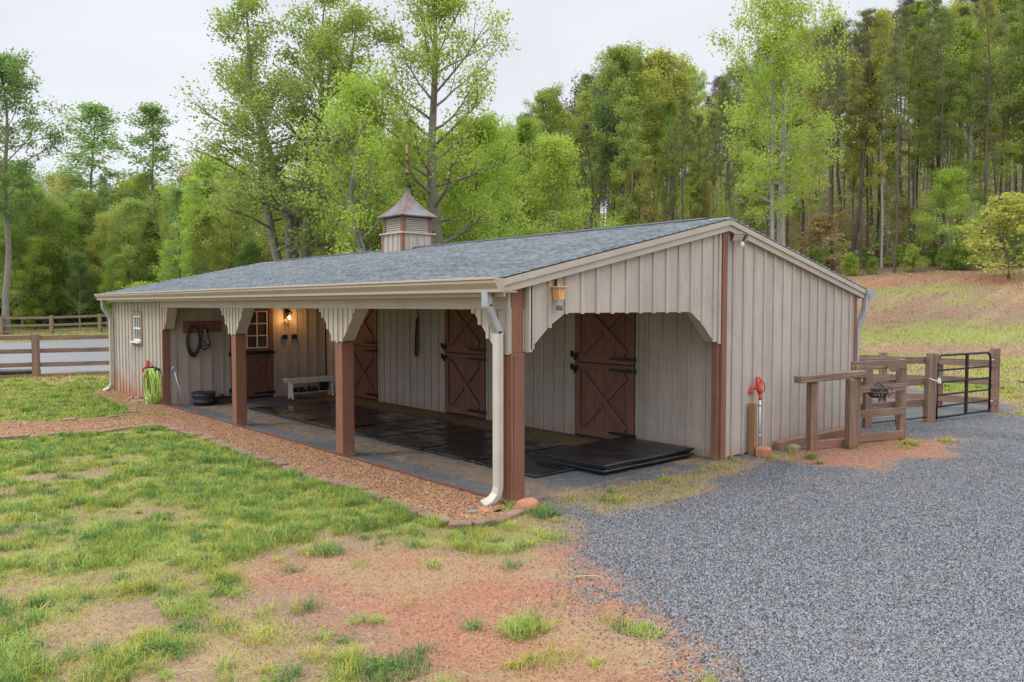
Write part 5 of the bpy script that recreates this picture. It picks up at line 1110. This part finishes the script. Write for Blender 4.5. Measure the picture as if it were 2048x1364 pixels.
# short yellow green sward
x,y,d=polar(860000,4.0,24,.85,seed=3); k=clear(x,y); x,y,d=x[k],y[k],d[k]; ga,gr_,rd,stw,ww=masks(x,y); nz=fbm(x*2,y*2,71,4)
k=(RS.rand(len(x))<np.clip(.08+.65*sst(.0,.5,gr_)+1.0*(nz-.5)+.15*stw,0,1))&(ga<.55)&(RS.rand(len(x))<1-.85*sst(.35,.8,rd)); x,y,d=x[k],y[k],d[k]; g_=gr_[k]
tag(blades('short_grass',x,y,np.full(len(x),.042),np.maximum(.0035,d*.00048),.9,GM,np.where(RS.rand(len(x))<.12+.3*g_,0,np.where(RS.rand(len(x))<.72,1,3)),4),'short yellow green grass and dry blades thinly covering the lawn','grass',kind='stuff')
# straw
x,y,d=polar(260000,4.0,24,.85,seed=5); ga,gr_,rd,stw,ww=masks(x,y); inb=((x>-11)&(x<0)&(y>.05)&(y<D1-.03)); ok=(clear(x,y)|inb)&~((x>-9.35)&(x<-.9)&(y>1.07)&(y<2.93)); ok&=~((x>-1.65)&(x<-.2)&(y>1.7)&(y<3.75))
k=ok&(RS.rand(len(x))<np.clip(stw*.55*.75*(1-.85*ga)+.03,0,1)); x,y,d=x[k],y[k],d[k]
tag(blades('straw_litter',x,y,RS.uniform(.025,.09,len(x)),np.maximum(.0022,d*.00036),2.5,GM,np.full(len(x),3),6,.004),'scattered dry straw lying on soil and gravel','straw',kind='stuff')
# radial bunch grasses
x,y,d=polar(7200,4.0,20,1.0,-1.0,.5,9); k=clear(x,y); x,y,d=x[k],y[k],d[k]; ga,gr_,rd,stw,ww=masks(x,y); k=(ga<.35)&(RS.rand(len(x))<(.10+.75*gr_)*(1-.8*sst(.45,.8,rd))); x,y,d=x[k],y[k],d[k]
nb=46; N_=len(x)*nb; sz=np.repeat(RS.uniform(.6,1.5,len(x)),nb); q=RS.normal(size=(N_,2))*.032*sz[:,None]; mi_=np.repeat(RS.choice([0,2,1],len(x),p=[.42,.40,.18]),nb)
tag(blades('bunch_grass',np.repeat(x,nb)+q[:,0],np.repeat(y,nb)+q[:,1],.085*sz,np.maximum(.005,np.repeat(d,nb)*.0006),1.15,GM,mi_,10),'small bunches of longer arching grass dotted through the lawn','grass',kind='stuff')
# pasture
x,y,d=polar(520000,16,75,1.0,seed=7); k=~((x>-15.2)&(x<.3)&(y>-.4)&(y<8)); x,y,d=x[k],y[k],d[k]; ga,gr_,rd,stw,ww=masks(x,y); n_=NX*x+NY*y
rdp=[G(-300,762),G(60,750),G(300,741),G(620,735),G(620,681),G(230,681),G(0,686),G(-400,694)]
k=(RS.rand(len(x))<np.clip(.45+gr_*.5,0,1)*(1-ww))&(ga<.4)&(sdf(x,y,rdp)<0); x,y,d,g_=x[k],y[k],d[k],gr_[k]
tag(blades('pasture_grass',x,y,np.full(len(x),.10),d*.00055,.7,GM,np.where(RS.rand(len(x))<g_*.5,0,np.where(RS.rand(len(x))<.15+.55*g_,1,np.where(RS.rand(len(x))<.5,4,3))),8),'patchy grass over the far field and hillside','grass',kind='stuff')
# a few single tufts
def clump(u,v,r,n,h,mi,label,seed):
    x0,y0=G(u,v); g=np.random.RandomState(seed); x=x0+np.clip(g.normal(size=n),-1.5,1.5)*r*.5; y=y0+np.clip(g.normal(size=n),-1.5,1.5)*r*.5
    o=blades('grass_tuft',x,y,np.full(n,h),np.full(n,.005),.85,GM,np.where(g.rand(n)<.85,mi,1),seed); zc=Tz(x0,y0); o.data.transform(Matrix.Translation((-x0,-y0,-zc))); o.location=(x0,y0,zc); tag(o,label,'grass tuft')
clump(1042,1262,.16,420,.12,0,'lone bright green grass tuft on the bare soil, bottom centre',1); clump(1088,1030,.17,420,.12,2,'dark green grass tuft beside the boulder at the corner post',2)
clump(655,1105,.15,320,.09,2,'dark green tuft at the edge of the bare red patch',3); clump(870,1052,.12,260,.11,0,'long green tuft against the curve of the paver edging',4)
clump(1290,1268,.13,220,.07,0,'bright small green tuft at the gravel edge, bottom centre right',5); clump(790,1340,.22,420,.08,2,'wide dull green tuft at the bottom edge left of centre',6); clump(380,1230,.2,380,.09,0,'green tuft cluster in the yellow lawn at lower left',7)
